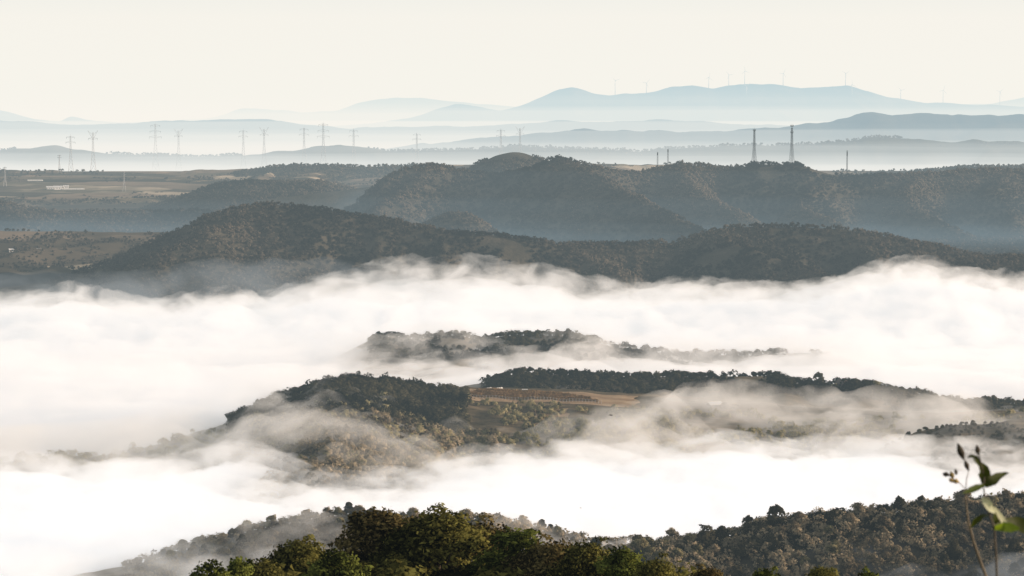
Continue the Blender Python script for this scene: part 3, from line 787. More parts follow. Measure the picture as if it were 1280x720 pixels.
for px, py, Y, arms, horns, lab in [
    (88, 168, 4950, 2, False, 'pale lattice pylon in front of the small wooded knoll, shorter of that pair'),
    (116, 163, 4900, 1, True, 'pale pylon with a horned top right of the small wooded knoll'),
    (194, 153, 5450, 3, False, 'tall faint pylon with wide arms, left of the pair in the mist'),
    (223, 161, 5550, 1, True, 'faint horned pylon, right of the pair in the mist'),
    (304, 161, 5650, 2, False, 'faint pylon left of the pair below the low grey ridge end'),
    (330, 159, 5600, 2, True, 'faint horned pylon right of the pair below the low grey ridge end'),
    (380, 158, 5700, 2, False, 'very faint slim pylon in front of the rising grey ridge'),
    (404, 152, 5500, 3, False, 'tall pylon in front of the rising end of the grey ridge'),
    (442, 160, 5750, 2, False, 'barely visible pylon just above the low bump of the grey ridge'),
    (521, 165, 5750, 2, False, 'lone barely visible pylon left of the pair of faint pylons'),
    (626, 160, 5700, 2, False, 'faint pylon over the main peak, left of a close pair'),
    (650, 158, 5720, 2, True, 'faint horned pylon over the main peak, right of a close pair')]:
    x = P(px, 200, Y)[0]
    pylon(px, py, Y, ground_z(x, Y), lab, arms, horns, thick=0.8)
E = H['edge'][0]
for px, py, Y, arms, lab in [(6, 208, 3950, 2, 'pale slender pylon at the left edge on the farmed plain'),
                             (155, 214, 3850, 2, 'pale slender pylon right of the white farm sheds'),
                             (74, 193, 4450, 2, 'grey pylon on the far edge of the farmed plain'),
                             (365, 213, 4300, 1, 'short pale pylon above the wooded hill at left')]:
    x = P(px, 200, Y)[0]
    pylon(px, py, Y, max(float(E.z(x, Y)), float(ground_z(x, Y))), lab, arms, thick=0.75)
for px, py, Y, F, lab in [(1059, 188, 3060, H['main'][0], 'small dark mast on the right slope behind the two radio towers'),
                          (835, 186, 3040, H['main'][0], 'little dark mast behind the crest left of the radio towers'),
                          (822, 190, 3040, H['main'][0], 'shorter thin mast left of the little dark mast'),
                          (97, 311, 2380, H['left_plain'][0], 'small pale pylon among the brown fields at left')]:
    x, _, zt = P(px, py, Y); zg = float(F.z(x, Y)) - 0.3
    if py == 311: pylon(px, py, Y, zg, lab, 2, thick=0.7); continue
    h = zt - zg
    o = empty('lattice_mast', (x, Y, zg)); tag(o, lab, 'mast')
    f = MB(); lattice(f, [(1.3, 0), (0.7, h * 0.5), (0.55, h)], 0.14, 0.06); f.build('lattice_frame', M['dark_steel'], o)
    q = MB(); q.box((0, 0, h * 0.93), (1.1, 1.1, h * 0.08)); q.build('antenna_cluster', M['dark_steel'], o)

# wind turbines on the mountain
for i, (px, hub, Y, rot, lab) in enumerate([
    (769, 101, 15980, 20, 'leftmost faint turbine on the low saddle of the blue mountain'),
    (808, 104, 15980, 50, 'faint turbine second from left on the blue mountain saddle'),
    (886, 97, 15990, 80, 'turbine on the dip just right of the blue mountain shoulder'),
    (911, 94, 15990, 10, 'turbine rising left of the flat blue summit'),
    (931, 89, 15990, 100, 'tallest looking turbine at the left end of the flat blue summit'),
    (933, 108, 15700, 40, 'white turbine standing in front of the flat blue summit'),
    (979, 92, 15990, 65, 'turbine in the middle of the flat blue summit'),
    (1057, 92, 15990, 30, 'turbine on the right blue summit'),
    (1065, 106, 15700, 95, 'white turbine in front of the right blue summit'),
    (1126, 113, 15990, 15, 'turbine on the descending right shoulder of the mountain'),
    (1179, 113, 15990, 75, 'clear dark turbine on the long right slope of the mountain'),
    (1250, 115, 15990, 45, 'rightmost very faint turbine at the end of the mountain slope')]):
    x, _, zh = P(px, hub, Y); zg = float(H['mtn'][0].z(x, Y)) - 0.5; h = max(45, zh - zg)
    o = empty('wind_turbine', (x, Y, zg), 0.3); tag(o, lab, 'turbine', 'wind turbines on the blue mountain')
    m = MB(); m.lathe([(2.2, 0), (1.8, h * 0.5), (1.2, h)], n=8); m.build('tower', M['grey_paint'], o, True)
    m = MB(); m.box((0, 0, h + 1.2), (2.6, 7, 2.6)); m.build('nacelle', M['grey_paint'], o)
    m = MB(); m.lathe([(0.2, -1.8), (1.7, -0.9), (1.9, 0.6), (1.2, 1.6)], n=8)
    hb = m.build('hub', M['grey_paint'], o); hb.location = (0, -5.5, h + 1.2); hb.rotation_euler = (math.pi / 2, 0, 0)
    for k in range(3):
        a = math.radians(rot + 120 * k); L = 36
        m = MB(); w_ = (math.cos(a), math.sin(a)); pts = []
        for t, cw, th in ((0.03, 1.0, 0.8), (0.2, 1.6, 0.5), (0.6, 1.1, 0.35), (1.0, 0.25, 0.12)):
            cx, cz = w_[0] * L * t, h + 1.2 + w_[1] * L * t; ux, uz = -w_[1], w_[0]
            pts.append([(cx + ux * cw * 0.6, -5.6, cz + uz * cw * 0.6), (cx, -5.6 - th, cz), (cx - ux * cw * 0.9, -5.6, cz - uz * cw * 0.9), (cx, -5.6 + th, cz)])
        vs = [v for r_ in pts for v in r_]; fs = []
        for q in range(3):
            for e in range(4): fs.append((q * 4 + e, q * 4 + (e + 1) % 4, q * 4 + 4 + (e + 1) % 4, q * 4 + 4 + e))
        fs += [(3, 2, 1, 0), (12, 13, 14, 15)]
        m.add(vs, fs); m.build('blade', M['grey_paint'], o)


def house(name, cat, label, x, y, zg, L, W, Hh, rz, wall, roof, windows=2, pitch=0.5, group=None):
    o = empty(name, (x, y, zg), rz); tag(o, label, cat, group)
    w_ = MB(); a, b = L / 2, W / 2; rh = W * 0.5 * pitch
    w_.add([(-a, -b, -1), (a, -b, -1), (a, b, -1), (-a, b, -1), (-a, -b, Hh), (a, -b, Hh), (a, b, Hh), (-a, b, Hh), (-a, 0, Hh + rh), (a, 0, Hh + rh)],
           [(0, 1, 5, 4), (1, 2, 6, 9, 5), (2, 3, 7, 6), (3, 0, 4, 8, 7), (3, 2, 1, 0), (4, 5, 9, 8), (6, 7, 8, 9)])
    w_.build('wall', wall, o)
    r_ = MB(); e = 0.5; t = 0.18
    for s_ in (-1, 1):
        za = Hh - e * rh / b + 0.04; zb = Hh + rh + 0.04
        p = [(-a - e, s_ * (b + e), za), (a + e, s_ * (b + e), za), (a + e, 0, zb), (-a - e, 0, zb)]
        q = [(u, v, z + t) for u, v, z in p]
        r_.add(p + q, [(0, 1, 2, 3), (7, 6, 5, 4), (0, 4, 5, 1), (2, 6, 7, 3), (1, 5, 6, 2), (0, 3, 7, 4)])
    r_.build('roof', roof, o)
    for k in range(windows):
        xx = -a + L * (k + 1) / (windows + 1) + (0.9 if k == 0 else 0.4)
        f = MB(); f.box((xx, -b - 0.03, Hh * 0.55), (1.1, 0.06, 1.2)); wn = f.build('window', M['dark_glass'], o)
        sl = MB(); sl.box((xx, -b - 0.09, Hh * 0.55 - 0.68), (1.3, 0.16, 0.1)); sl.build('sill', wall, wn)
    d_ = MB(); d_.box((-a + 1.0, -b - 0.04, 1.0), (0.95, 0.08, 2.0)); d_.build('door', M['wood'], o)


def on(F, px, Y): x = P(px, 500, Y)[0]; return x, Y, float(F.z(x, Y))


for px, Y, L, W, Hh, lab in [(66, 3880, 11, 7, 3.2, 'left white farm shed on the plain beside the slender pylons'),
                             (76, 3870, 14, 8, 4.5, 'biggest white farm shed on the plain, with the brightest front'),
                             (86, 3900, 9, 6, 3.6, 'small white farm shed at the right end of the farm on the plain')]:
    x, y, z = on(E, px, Y); z = max(z, float(ground_z(x, Y)))
    house('farm_shed', 'shed', lab, x, y, z, L, W, Hh, 0.2, M['white_paint'], M['roof_pale'], 2, 0.4)


def polytunnel(label, x, y, z, L, R, rz, group=None):
    o = empty('polytunnel', (x, y, z), rz); tag(o, label, 'greenhouse', group)
    n = 8
    m = MB(); vs = []; fs = []
    for u in (-L / 2, L / 2):
        for k in range(n + 1):
            a = math.pi * k / n; vs.append((u, R * math.cos(a), R * math.sin(a) - 0.1))
    for k in range(n): fs.append((k, k + 1, n + 2 + k, n + 1 + k))
    fs += [tuple(range(n, -1, -1)), tuple(range(n + 1, 2 * n + 2))]
    m.add(vs, fs); m.build('cover', M['plastic_film'], o)
    for t in (-0.5, -0.17, 0.17, 0.5):
        h_ = MB(); h_.tube([(t * L, (R + 0.05) * math.cos(math.pi * k / n), (R + 0.05) * math.sin(math.pi * k / n) - 0.1) for k in range(n + 1)], 0.05, 4); h_.build('hoop', M['steel'], o)


for px, Y, L, lab in [(95, 3870, 36, 'long white polytunnel right of the farm sheds on the plain'),
                      (48, 4080, 26, 'short white polytunnel behind and left of the farm sheds on the plain')]:
    x, y, z = on(E, px, Y); polytunnel(lab, x, y, max(z, float(ground_z(x, Y))), L, 2.6, 0.05)
LP = H['left_plain'][0]
for px, Y, L, lab in [(17, 2395, 4.5, 'tiny white walled house among the brown fields, left of the two'),
                      (52, 2390, 5, 'tiny white roofed house among the brown fields, right of the two')]:
    x, y, z = on(LP, px, Y)
    house('house', 'house', lab, x, y, z, L, 3.4, 2.0, 0.3 if px < 30 else -0.1, M['white_paint'], M['roof_pale'], 2)
x, y, z = on(H['main'][0], 537, 2938)
house('hut', 'hut', 'small dark flat hut on the left shoulder of the main hill', x, y, z - 0.3, 8, 5, 4.5, 0.1, M['roof_dark'], M['roof_dark'], 2, 0.15)
x, y, z = on(H['c2b'][0], 1052, 1322)
house('shed', 'shed', 'dark roofed shed behind the trees right of the tallest ridge tree', x, y, z, 5.5, 4.5, 1.9, -0.9, M['roof_dark'], M['roof_dark'], 1, 0.9)
C2 = H['c2'][0]
x, y, z = on(C2, 893, 1236)
house('farmhouse', 'house', 'pale roofed farmhouse half lost in the mist on the terraced hill', x, y, z, 7, 4.5, 1.7, 0.45, M['roof_dark'], M['roof_pale'], 3, 0.5)

# terraced field: rows of ripe crop, a trellis with pale posts
M['ripe_crop'] = foliage_mat('ripe_crop', (0.34, 0.21, 0.10), (0.52, 0.36, 0.20), 0.3, 0.2)
M['field_soil'] = terrain_mat('field_soil', [(0.3, (0.24, 0.165, 0.105)), (0.5, (0.36, 0.26, 0.17)), (0.7, (0.48, 0.36, 0.24))], 0.08, stretch=(0.4, 2, 1))


def drape(name, label, px0, px1, y0, y1, mat, lift=0.15, kind='structure'):
    xs = np.linspace(P(px0, 500, y0)[0], P(px1, 500, y0)[0], 40); ys = np.linspace(y0, y1, 14)
    X, Y = np.meshgrid(xs, ys)
    X = X + (fbm(Y / 6, X / 60, 3, 3) - 0.5) * 6; Y2 = Y + (fbm(X / 25, Y / 60, 5, 3) - 0.5) * 5
    Z = C2.z(X, Y2) + lift
    v = np.stack([X, Y2, Z], -1).reshape(-1, 3)
    j, i = np.meshgrid(np.arange(13), np.arange(39), indexing='ij'); a = (j * 40 + i).ravel()
    o = mobj(name, np_mesh(name, v, np.stack([a, a + 1, a + 41, a + 40], -1), True), mat); tag(o, label, None, None, kind)


drape('field', 'tan ploughed field on top of the terraced hill', 565, 800, 1222, 1255, M['field_soil'])
drape('field', 'lower tan field patch', 668, 712, 1158, 1206, M['field_soil'])
drape('path', 'pale track along the foot of the terraced hill', 735, 842, 1147, 1150, M['post'], 0.3)


def crop_row(px0, px1, Y, hgt, label, seed, group):
    r = np.random.default_rng(seed)
    n = int((px1 - px0) * 26)
    px = r.uniform(px0, px1, n); x = (px - 640) * S * Y; y = Y + r.normal(size=n) * 0.5 + (fbm(x / 25, x * 0, 5, 3) - 0.5) * 2
    z = C2.z(x, y) + 0.15 + hgt * r.random(n) ** 0.7 * (0.7 + 0.5 * fbm(x / 8, x * 0, seed, 3))
    d_ = r.normal(size=(n, 3)); d_[:, 2] = np.abs(d_[:, 2]); d_ /= np.linalg.norm(d_, axis=1)[:, None]
    me = leaf_mesh('crop_row', np.stack([x, y, z], -1), d_, np.clip(0.5 + 0.2 * r.normal(size=n), 0, 1), 0.5, r, 3, M['ripe_crop'])
    tag(mobj('crop_row', me, M['ripe_crop']), label, 'crop row', group)


ORD = ['front', 'second', 'third', 'fourth', 'fifth', 'sixth']
for k in range(6):
    crop_row(583 + 3 * k, 748 - 9 * k, 1231 + 3.6 * k, 1.2, '%s row of ripe orange crop behind the pale trellis posts' % ORD[k], 300 + k, 'orange crop rows on the upper terrace')
for k in range(4):
    crop_row(676 - 2 * k, 709 - k, 1164 + 12 * k, 1.2, '%s short row of tan crop on the small patch below the trellis' % ORD[k], 320 + k, 'tan crop rows on the lower patch')
Yt = 1228
o = empty('trellis', (P(665, 500, Yt)[0], Yt, float(C2.z(P(665, 500, Yt)[0], Yt)))); tag(o, 'long trellis of pale posts in front of the orange crop terrace', 'trellis')
x0, x1 = P(588, 500, Yt)[0], P(752, 500, Yt)[0]; N = 42; tops = []
for k in range(N):
    x = x0 + (x1 - x0) * k / (N - 1); z = float(C2.z(x, Yt)); hh = 1.9 + random.uniform(-0.3, 0.15)
    m = MB(); m.box((x - o.location.x, 0, z + hh / 2 - o.location.z - 0.2), (0.2, 0.18, hh + 0.4)); m.build('post', M['post'], o)
    tops.append((x - o.location.x, -0.05, z + hh - 0.2 - o.location.z))
m = MB(); m.tube(tops, 0.06, 4); m.tube([(a, b, c - 0.9) for a, b, c in tops], 0.05, 4); m.build('wire', M['steel'], o)
for px, Y, L, rz, lab in [(611, 1256, 3.6, 0.9, 'left small white polytunnel above the orange crop'),
                          (624, 1256, 4.6, 0.9, 'right small white polytunnel above the orange crop'),
                          (656, 1258, 3.2, 0.1, 'third pale polytunnel, apart from the pair above the orange crop')]:
    x, y, z = on(C2, px, Y); polytunnel(lab, x, y, z + 0.2, L, 0.7, rz)


# ------------------------------------------------------------------ birds
M['plumage'] = simple_mat('plumage', (0.035, 0.030, 0.018), 0.8, 0.4, 9)
M['belly'] = simple_mat('belly', (0.20, 0.16, 0.05), 0.8, 0.3, 9)


def bird(px, py, Y, span, label, rz, lift):
    o = empty('bird', P(px, py, Y), rz); tag(o, label, 'bird')
    m = MB(); L = span * 0.42
    m.lathe([(L * 0.01, -L * 0.62), (L * 0.09, -L * 0.55), (L * 0.05, -L * 0.4), (L * 0.13, -L * 0.2), (L * 0.16, 0.0), (L * 0.13, L * 0.22), (L * 0.09, L * 0.33), (L * 0.095, L * 0.42), (L * 0.05, L * 0.48), (L * 0.012, L * 0.58)], n=10)
    m.v = [(z, x, y * 0.85) for x, y, z in m.v]          # lay the body along x: tail behind, beak ahead
    for s_ in (-1, 1):
        st = [(0.0, 0.20, 0.0), (0.18, 0.22, lift * 0.7), (0.45, 0.19, lift), (0.8, 0.11, lift * 0.6), (1.0, 0.02, lift * 0.3)]
        vs = []
        for t, c, dz in st:
            yy = s_ * (L * 0.08 + t * span * 0.48); sw = -t * t * span * 0.10
            vs += [(sw + c * span * 0.5, yy, dz * span * 0.3), (sw, yy, dz * span * 0.3 + span * 0.012), (sw - c * span * 0.55, yy, dz * span * 0.3 - span * 0.004), (sw, yy, dz * span * 0.3 - span * 0.008)]
        fs = []
        for q in range(len(st) - 1):
            for e in range(4): fs.append((q * 4 + e, q * 4 + (e + 1) % 4, q * 4 + 4 + (e + 1) % 4, q * 4 + 4 + e))
        fs += [(3, 2, 1, 0), tuple(len(vs) - 4 + e for e in range(4))]
        m.add(vs, fs)
    m.add([(-L * 0.5, -L * 0.05, 0.0), (-L * 0.5, L * 0.05, 0.0), (-L * 0.95, L * 0.16, 0.0), (-L * 0.95, -L * 0.16, 0.0), (-L * 0.6, 0, L * 0.03)], [(0, 3, 2, 1), (0, 1, 4), (1, 2, 4), (2, 3, 4), (3, 0, 4)])
    m.build('body', M['plumage'], o, True)


bird(764, 519, 150, 0.55, 'small dark bird flying before the misty terraced hill', 0.25, 0.15)
bird(726, 635, 150, 0.26, 'tiny dark bird over the brilliant white fog at bottom centre', 0.5, 0.3)

# ------------------------------------------------------------------ weeds close to the lens
M['stem_green'] = simple_mat('stem_green', (0.085, 0.07, 0.045), 0.7, 0.3, 30)
M['stem_dry'] = simple_mat('stem_dry', (0.17, 0.14, 0.09), 0.8, 0.3, 30)
M['pod'] = simple_mat('pod', (0.045, 0.035, 0.018), 0.7, 0.4, 60)
M['bud'] = simple_mat('bud', (0.34, 0.24, 0.07), 0.7, 0.35, 90)


def leafmat(name, c, tr):
    m, nt, out = new_mat(name)
    d_ = nt.nodes.new('ShaderNodeBsdfPrincipled'); d_.inputs['Base Color'].default_value = (*c, 1); d_.inputs['Roughness'].default_value = 0.6; d_.inputs['Specular IOR Level'].default_value = 0.2
    t_ = nt.nodes.new('ShaderNodeBsdfTranslucent'); t_.inputs['Color'].default_value = (min(1, c[0] * 2.2), min(1, c[1] * 2.2), c[2] * 1.2, 1)
    mx = nt.nodes.new('ShaderNodeMixShader'); mx.inputs[0].default_value = tr
    nt.links.new(d_.outputs[0], mx.inputs[1]); nt.links.new(t_.outputs[0], mx.inputs[2]); nt.links.new(mx.outputs[0], out.inputs['Surface'])
    return m


M['weed_leaf'] = leafmat('weed_leaf', (0.05, 0.075, 0.008), 0.35)
M['weed_leaf_dark'] = leafmat('weed_leaf_dark', (0.040, 0.052, 0.008), 0.3)
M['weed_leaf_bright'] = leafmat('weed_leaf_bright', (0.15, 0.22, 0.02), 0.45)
M['weed_leaf_painted_sheen'] = leafmat('weed_leaf_painted_sheen', (0.50, 0.52, 0.36), 0.3)  # pale base colour paints the sheen; the surface itself is rough


def weed_root(px, Y):
    x = P(px, 700, Y)[0]; return np.array([x, Y, float(H['c5'][0].z(x, Y))])


def blade(par, pts_px, widths_px, Y, mat, name='leaf', dy=(0, 0, 0, 0, 0)):
    """A leaf along a midrib given in photo pixels at depth Y (each point may lie a little nearer or further)."""
    o0 = np.array(par.location); mid = [P(a, b, Y + dd) - o0 for (a, b), dd in zip(pts_px, dy)]
    n = 13; mid = np.array(mid); t = np.linspace(0, len(mid) - 1, n)
    c = np.stack([np.interp(t, range(len(mid)), mid[:, k]) for k in range(3)], -1)
    wv = np.interp(t, range(len(widths_px)), widths_px) * S * Y * 0.95
    vs = []; fs = []
    for i in range(n):
        tg = c[min(i + 1, n - 1)] - c[max(i - 1, 0)]; tg /= np.linalg.norm(tg) + 1e-9
        sd = np.cross(tg, (0, -0.8, 0.45)); sd /= np.linalg.norm(sd) + 1e-9
        w_ = wv[i] / 2
        vs += [c[i] - sd * w_ + np.array((0, -0.25 * w_, 0.1 * w_)), c[i] + np.array((0, 0.2 * w_, -0.1 * w_)), c[i] + sd * w_ + np.array((0, -0.25 * w_, 0.1 * w_))]
    for i in range(n - 1):
        for e in range(2): fs.append((i * 3 + e, i * 3 + e + 1, i * 3 + 4 + e, i * 3 + 3 + e))
    m = MB(); m.add(vs, fs); return m.build(name, mat, par, True)


def stalk(par, pts_px, Y, radii_px, mat, name='stem', root=None, dy=None):
    o0 = np.array(par.location); pts = [P(a, b, Y + (dy[i] if dy else 0)) - o0 for i, (a, b) in enumerate(pts_px)]
    if root is not None: pts = [root - o0] + pts; radii_px = [radii_px[0]] + list(radii_px)
    m = MB(); m.tube(pts, [r_ * 0.75 * S * Y for r_ in radii_px], 8); return m.build(name, mat, par, True)


def pod(par, a_px, b_px, Y, r_px, mat, name='seed_pod'):
    o0 = np.array(par.location); a = P(*a_px, Y) - o0; b = P(*b_px, Y) - o0
    m = MB(); prof = (0.12, 0.6, 1.0, 0.95, 0.6, 0.15); m.tube([a + (b - a) * k / 5 for k in range(6)], [r_px * S * Y * q for q in prof], 8)
    return m.build(name, mat, par, True)


Yw = 3.0
w1 = empty('weed', weed_root(1246, Yw)); tag(w1, 'tall green leafy weed with pale midribbed leaves, at right close to the lens', 'weed')
stalk(w1, [(1246, 722), (1245, 690), (1243, 662), (1236, 640), (1231, 622), (1229, 606), (1231, 596)], Yw, (1.9, 1.9, 1.8, 1.6, 1.4, 1.2, 1.0), M['stem_green'], root=weed_root(1246, Yw))
blade(w1, [(1231, 606), (1222, 609), (1213, 613), (1203, 617)], (3, 9, 9, 1), Yw, M['weed_leaf'], dy=(0, -.01, -.02, -.03))
blade(w1, [(1229, 607), (1231, 597), (1229, 588), (1224, 580), (1216, 574)], (4, 17, 17, 8, 1), Yw, M['weed_leaf_dark'], dy=(0, .01, .01, .0, -.01))
blade(w1, [(1231, 608), (1240, 601), (1248, 595), (1256, 592), (1261, 591)], (6, 15, 10, 5, 1), Yw, M['weed_leaf_dark'], dy=(0, .0, .01, .02, .02))
blade(w1, [(1228, 622), (1233, 628), (1238, 635), (1244, 641)], (4, 11, 12, 3), Yw, M['weed_leaf_painted_sheen'], dy=(0, -.01, -.01, 0))
blade(w1, [(1243, 634), (1249, 644), (1256, 654), (1259, 660)], (3, 8, 9, 3), Yw, M['weed_leaf_painted_sheen'], dy=(0, .01, .02, .02))
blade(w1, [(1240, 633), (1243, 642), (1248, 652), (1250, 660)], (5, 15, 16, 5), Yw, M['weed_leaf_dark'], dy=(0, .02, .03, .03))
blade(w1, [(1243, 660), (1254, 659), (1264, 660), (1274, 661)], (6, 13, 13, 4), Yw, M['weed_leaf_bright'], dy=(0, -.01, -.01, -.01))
blade(w1, [(1244, 659), (1258, 654), (1272, 655), (1288, 661), (1304, 668)], (6, 14, 20, 22, 3), Yw, M['weed_leaf_dark'], dy=(0, .02, .03, .03, .03))
blade(w1, [(1237, 644), (1228, 646), (1219, 652), (1213, 660)], (3, 8, 8, 1), Yw, M['weed_leaf_dark'], dy=(0, .02, .03, .04))
blade(w1, [(1226, 578), (1220, 572), (1214, 570), (1209, 572)], (2, 6, 5, 1), Yw, M['weed_leaf_dark'], dy=(0, .0, .01, .01))
st = stalk(w1, [(1229, 592), (1226, 578), (1223, 566)], Yw, (1.4, 1.2, 1.0), M['stem_green'])
pod(w1, (1223, 569), (1221, 556), Yw, 3.4, M['pod'])
w2 = empty('weed', weed_root(1238, 3.15)); tag(w2, 'slanting dry weed stalk with dangling dark seed pods, just left of the leafy weed', 'weed')
stalk(w2, [(1233, 722), (1224, 698), (1216, 674), (1210, 650), (1208, 634), (1207, 615), (1208, 600), (1211, 588)], 3.15, (2.6, 2.6, 2.3, 1.9, 1.4, 0.9, 0.7, 0.6), M['stem_dry'], root=weed_root(1238, 3.15))
stalk(w2, [(1207, 612), (1200, 604), (1193, 600), (1186, 594)], 3.15, (0.7, 0.7, 0.8, 0.8), M['stem_dry'], 'twig')
stalk(w2, [(1211, 588), (1207, 578), (1203, 568)], 3.15, (0.6, 0.8, 0.8), M['stem_dry'], 'twig')
pod(w2, (1205, 575), (1197, 554), 3.15, 4.4, M['pod']); pod(w2, (1206, 575), (1211, 589), 3.15, 3.2, M['pod'])
for a, b, r_, mt in [((1187, 594), (1178, 592), 3.4, 'pod'), ((1192, 598), (1188, 589), 3.0, 'bud'), ((1196, 594), (1194, 586), 2.4, 'pod'), ((1191, 600), (1199, 603), 3.3, 'bud'), ((1186, 598), (1192, 603), 2.6, 'bud')]:
    pod(w2, a, b, 3.15, r_, M[mt], 'bud')


# ------------------------------------------------------------------ fog and haze
FOG_GLOW = 0.265
AIR = (1.0, 0.925, 0.84)
FOG = (0.99, 0.945, 0.885)
TAN = (0.90, 0.80, 0.69)
hz = MB(); hz.box((0, 29000, 1400), (80000, 62000, 3000))
haze = hz.build('haze', air_mat('haze_air', np.array((1 / 24500, 1 / 18000, 1 / 15200)), AIR))
tag(haze, 'thin blue haze filling the whole air over the valley', None, None, 'stuff')


def slab(name, label, xs, ys, top, bottom, mat, parent=None):
    """Closed body of fog: undulating top, flat bottom."""
    nx, ny = len(xs), len(ys)
    X, Y = np.meshgrid(xs, ys)
    top = np.maximum(top, bottom + 0.05)
    v = np.concatenate([np.stack([X, Y, top], -1).reshape(-1, 3), np.stack([X, Y, np.full_like(X, bottom)], -1).reshape(-1, 3)])
    j, i = np.meshgrid(np.arange(ny - 1), np.arange(nx - 1), indexing='ij')
    a = (j * nx + i).ravel(); N = nx * ny
    f = [np.stack([a, a + 1, a + nx + 1, a + nx], -1), np.stack([a + N, a + nx + N, a + nx + 1 + N, a + 1 + N], -1)]
    e = np.arange(nx - 1); f.append(np.stack([e, e + N, e + 1 + N, e + 1], -1)); b = (ny - 1) * nx
    f.append(np.stack([b + e, b + e + 1, b + e + 1 + N, b + e + N], -1))
    e = np.arange(ny - 1) * nx; f.append(np.stack([e, e + nx, e + nx + N, e + N], -1)); b = nx - 1
    f.append(np.stack([b + e, b + e + N, b + e + nx + N, b + e + nx], -1))
    o = mobj(name, np_mesh(name, v, np.concatenate(f), True), mat, parent)
    if parent is None: tag(o, label, None, None, 'stuff')
    return o


def puffs(X, Y, seed, L=90.0):
    """Cauliflower heads: rounded tops with creases between, at three sizes."""
    wx = (fbm(X / L, Y / L, seed + 60, 3) - 0.5) * L * 0.7; wy = (fbm(X / L, Y / L, seed + 63, 3) - 0.5) * L * 0.7
    X = X + wx; Y = Y + wy
    a = fbm(X / L, Y / L, seed, 2)
    h = (a - 0.5) * 1.6
    for q, (f, amp) in enumerate(((0.6, 0.6), (0.3, 0.42), (0.15, 0.26), (0.07, 0.12))):
        n = np.abs(2 * vnoise(X / (L * f), Y / (L * f), seed + 5 + q) - 1)
        h = h + amp * (np.sqrt(n + 0.02) - 0.6)
    return h


NOISE = dict(scale=1 / 30.0, lo=0.40, hi=0.66, rate=0.05, detail=4.0, dist=0.9)


def fog_bank(label, x0, x1, y0, y1, level, amp, seed, ridge=None, kr=0.35, dens=(0.02, 0.05), drop=(0, 8), L=90.0, bottom=95.0, res=3.5, edge=40.0, noise=True, color=FOG, scale=None, scatter=True, dips=()):
    Ym = (y0 + y1) / 2; dx = Ym * S * res
    xs = np.arange(x0, x1 + dx, dx); ys = np.arange(y0, y1 + dx, dx)
    X, Y = np.meshgrid(xs, ys)
    Z = level + amp * puffs(X, Y, seed, L)
    if ridge:
        pts = [P(*p) for p in ridge]
        Z = smax(Z, polyline_field(X, Y, pts, kr, 8) + amp * 0.6 * puffs(X, Y, seed + 20, L * 0.5), 4)
    for cx, cy, rx, ry, dz in dips: Z = Z - dz * np.exp(-((X - cx) / rx) ** 2 - ((Y - cy) / ry) ** 2)
    ed = np.minimum.reduce([X - x0, x1 - X, Y - y0, y1 - Y])
    fall = smooth(ed, 0, edge)
    par = None
    for i, (d, dr) in enumerate(zip(dens, drop)):
        top = bottom + (Z - dr - bottom) * fall
        nz = None
        if noise and i == 0:
            nz = dict(NOISE); nz['off'] = (seed * 1.7, seed * 0.9, 0)
            if scale: nz['scale'] = 1 / scale
        o = slab('fog' if i == 0 else 'fog_core', label, xs, ys, top - 0.01 * i, bottom - 0.3 * i, air_mat('fog_air', np.array((d, d, d)) * np.array((0.97, 1, 1.04)), color, nz, scat=1.0 if scatter else 0.0), par)
        if par is None: par = o
    return par


# mist over the far valleys: densest on the valley floor, thinning upwards
def mist(label, y0, y1, z_top, z_low, n, sig, rad, seed, amp, x0=None, x1=None):
    xs = np.linspace(-y1 * 0.6 if x0 is None else x0, y1 * 0.6 if x1 is None else x1, 120); ys = np.linspace(y0, y1, 90)
    X, Y = np.meshgrid(xs, ys)
    par = None
    for i in range(n):
        t = z_low + (z_top - z_low) * (1 - i / max(1, n - 1)) ** 1.6
        s = sig * 1.75 ** i
        ed = np.minimum(Y - y0, y1 - Y)
        if x0 is not None: ed = np.minimum(ed, (X - x0) * 2)
        if x1 is not None: ed = np.minimum(ed, (x1 - X) * 2)
        Z = 100 + (t - 100 + amp * (fbm(X / (y0 * 0.12), Y / (y0 * 0.12), seed + i, 3) - 0.5) * 2) * smooth(ed, -1, (y1 - y0) * 0.12)
        o = slab('mist' if i == 0 else 'mist_core', label, xs, ys, Z, 90 - i, air_mat('mist_air', np.array((1.0, 1.12, 1.2)) * s, rad), par)
        if par is None: par = o


MIST = (0.90, 0.885, 0.84)
mist('pale mist lying in the far valleys below the blue mountains', 6450, 24000, 430, 185, 6, 1 / 26000, MIST, 50, 9)
mist('grey mist lying between the farmed plain and the long ridge', 4720, 6900, 275, 190, 5, 1 / 6500, (0.87, 0.86, 0.82), 60, 5)
far = slab('haze', 'light blue haze between the valley and the far mountains', np.linspace(-14000, 14000, 30), np.linspace(4800, 15500, 24), 90 + 560 * smooth(np.minimum(np.linspace(4800, 15500, 24) - 4800, 15500 - np.linspace(4800, 15500, 24)), -1, 1500)[:, None] * np.ones((1, 30)), 60, air_mat('far_air', np.array((1 / 90000, 1 / 26000, 1 / 13500)), AIR))
mist('blue haze pooled below the main hill', 2400, 3300, 240, 176, 4, 1 / 15000, (0.42, 0.54, 0.61), 70, 4, x0=-260)
mist('blue haze pooled below the low rise at far left', 2580, 2960, 204, 180, 3, 1 / 4500, (0.36, 0.44, 0.49), 75, 3, x1=-200)

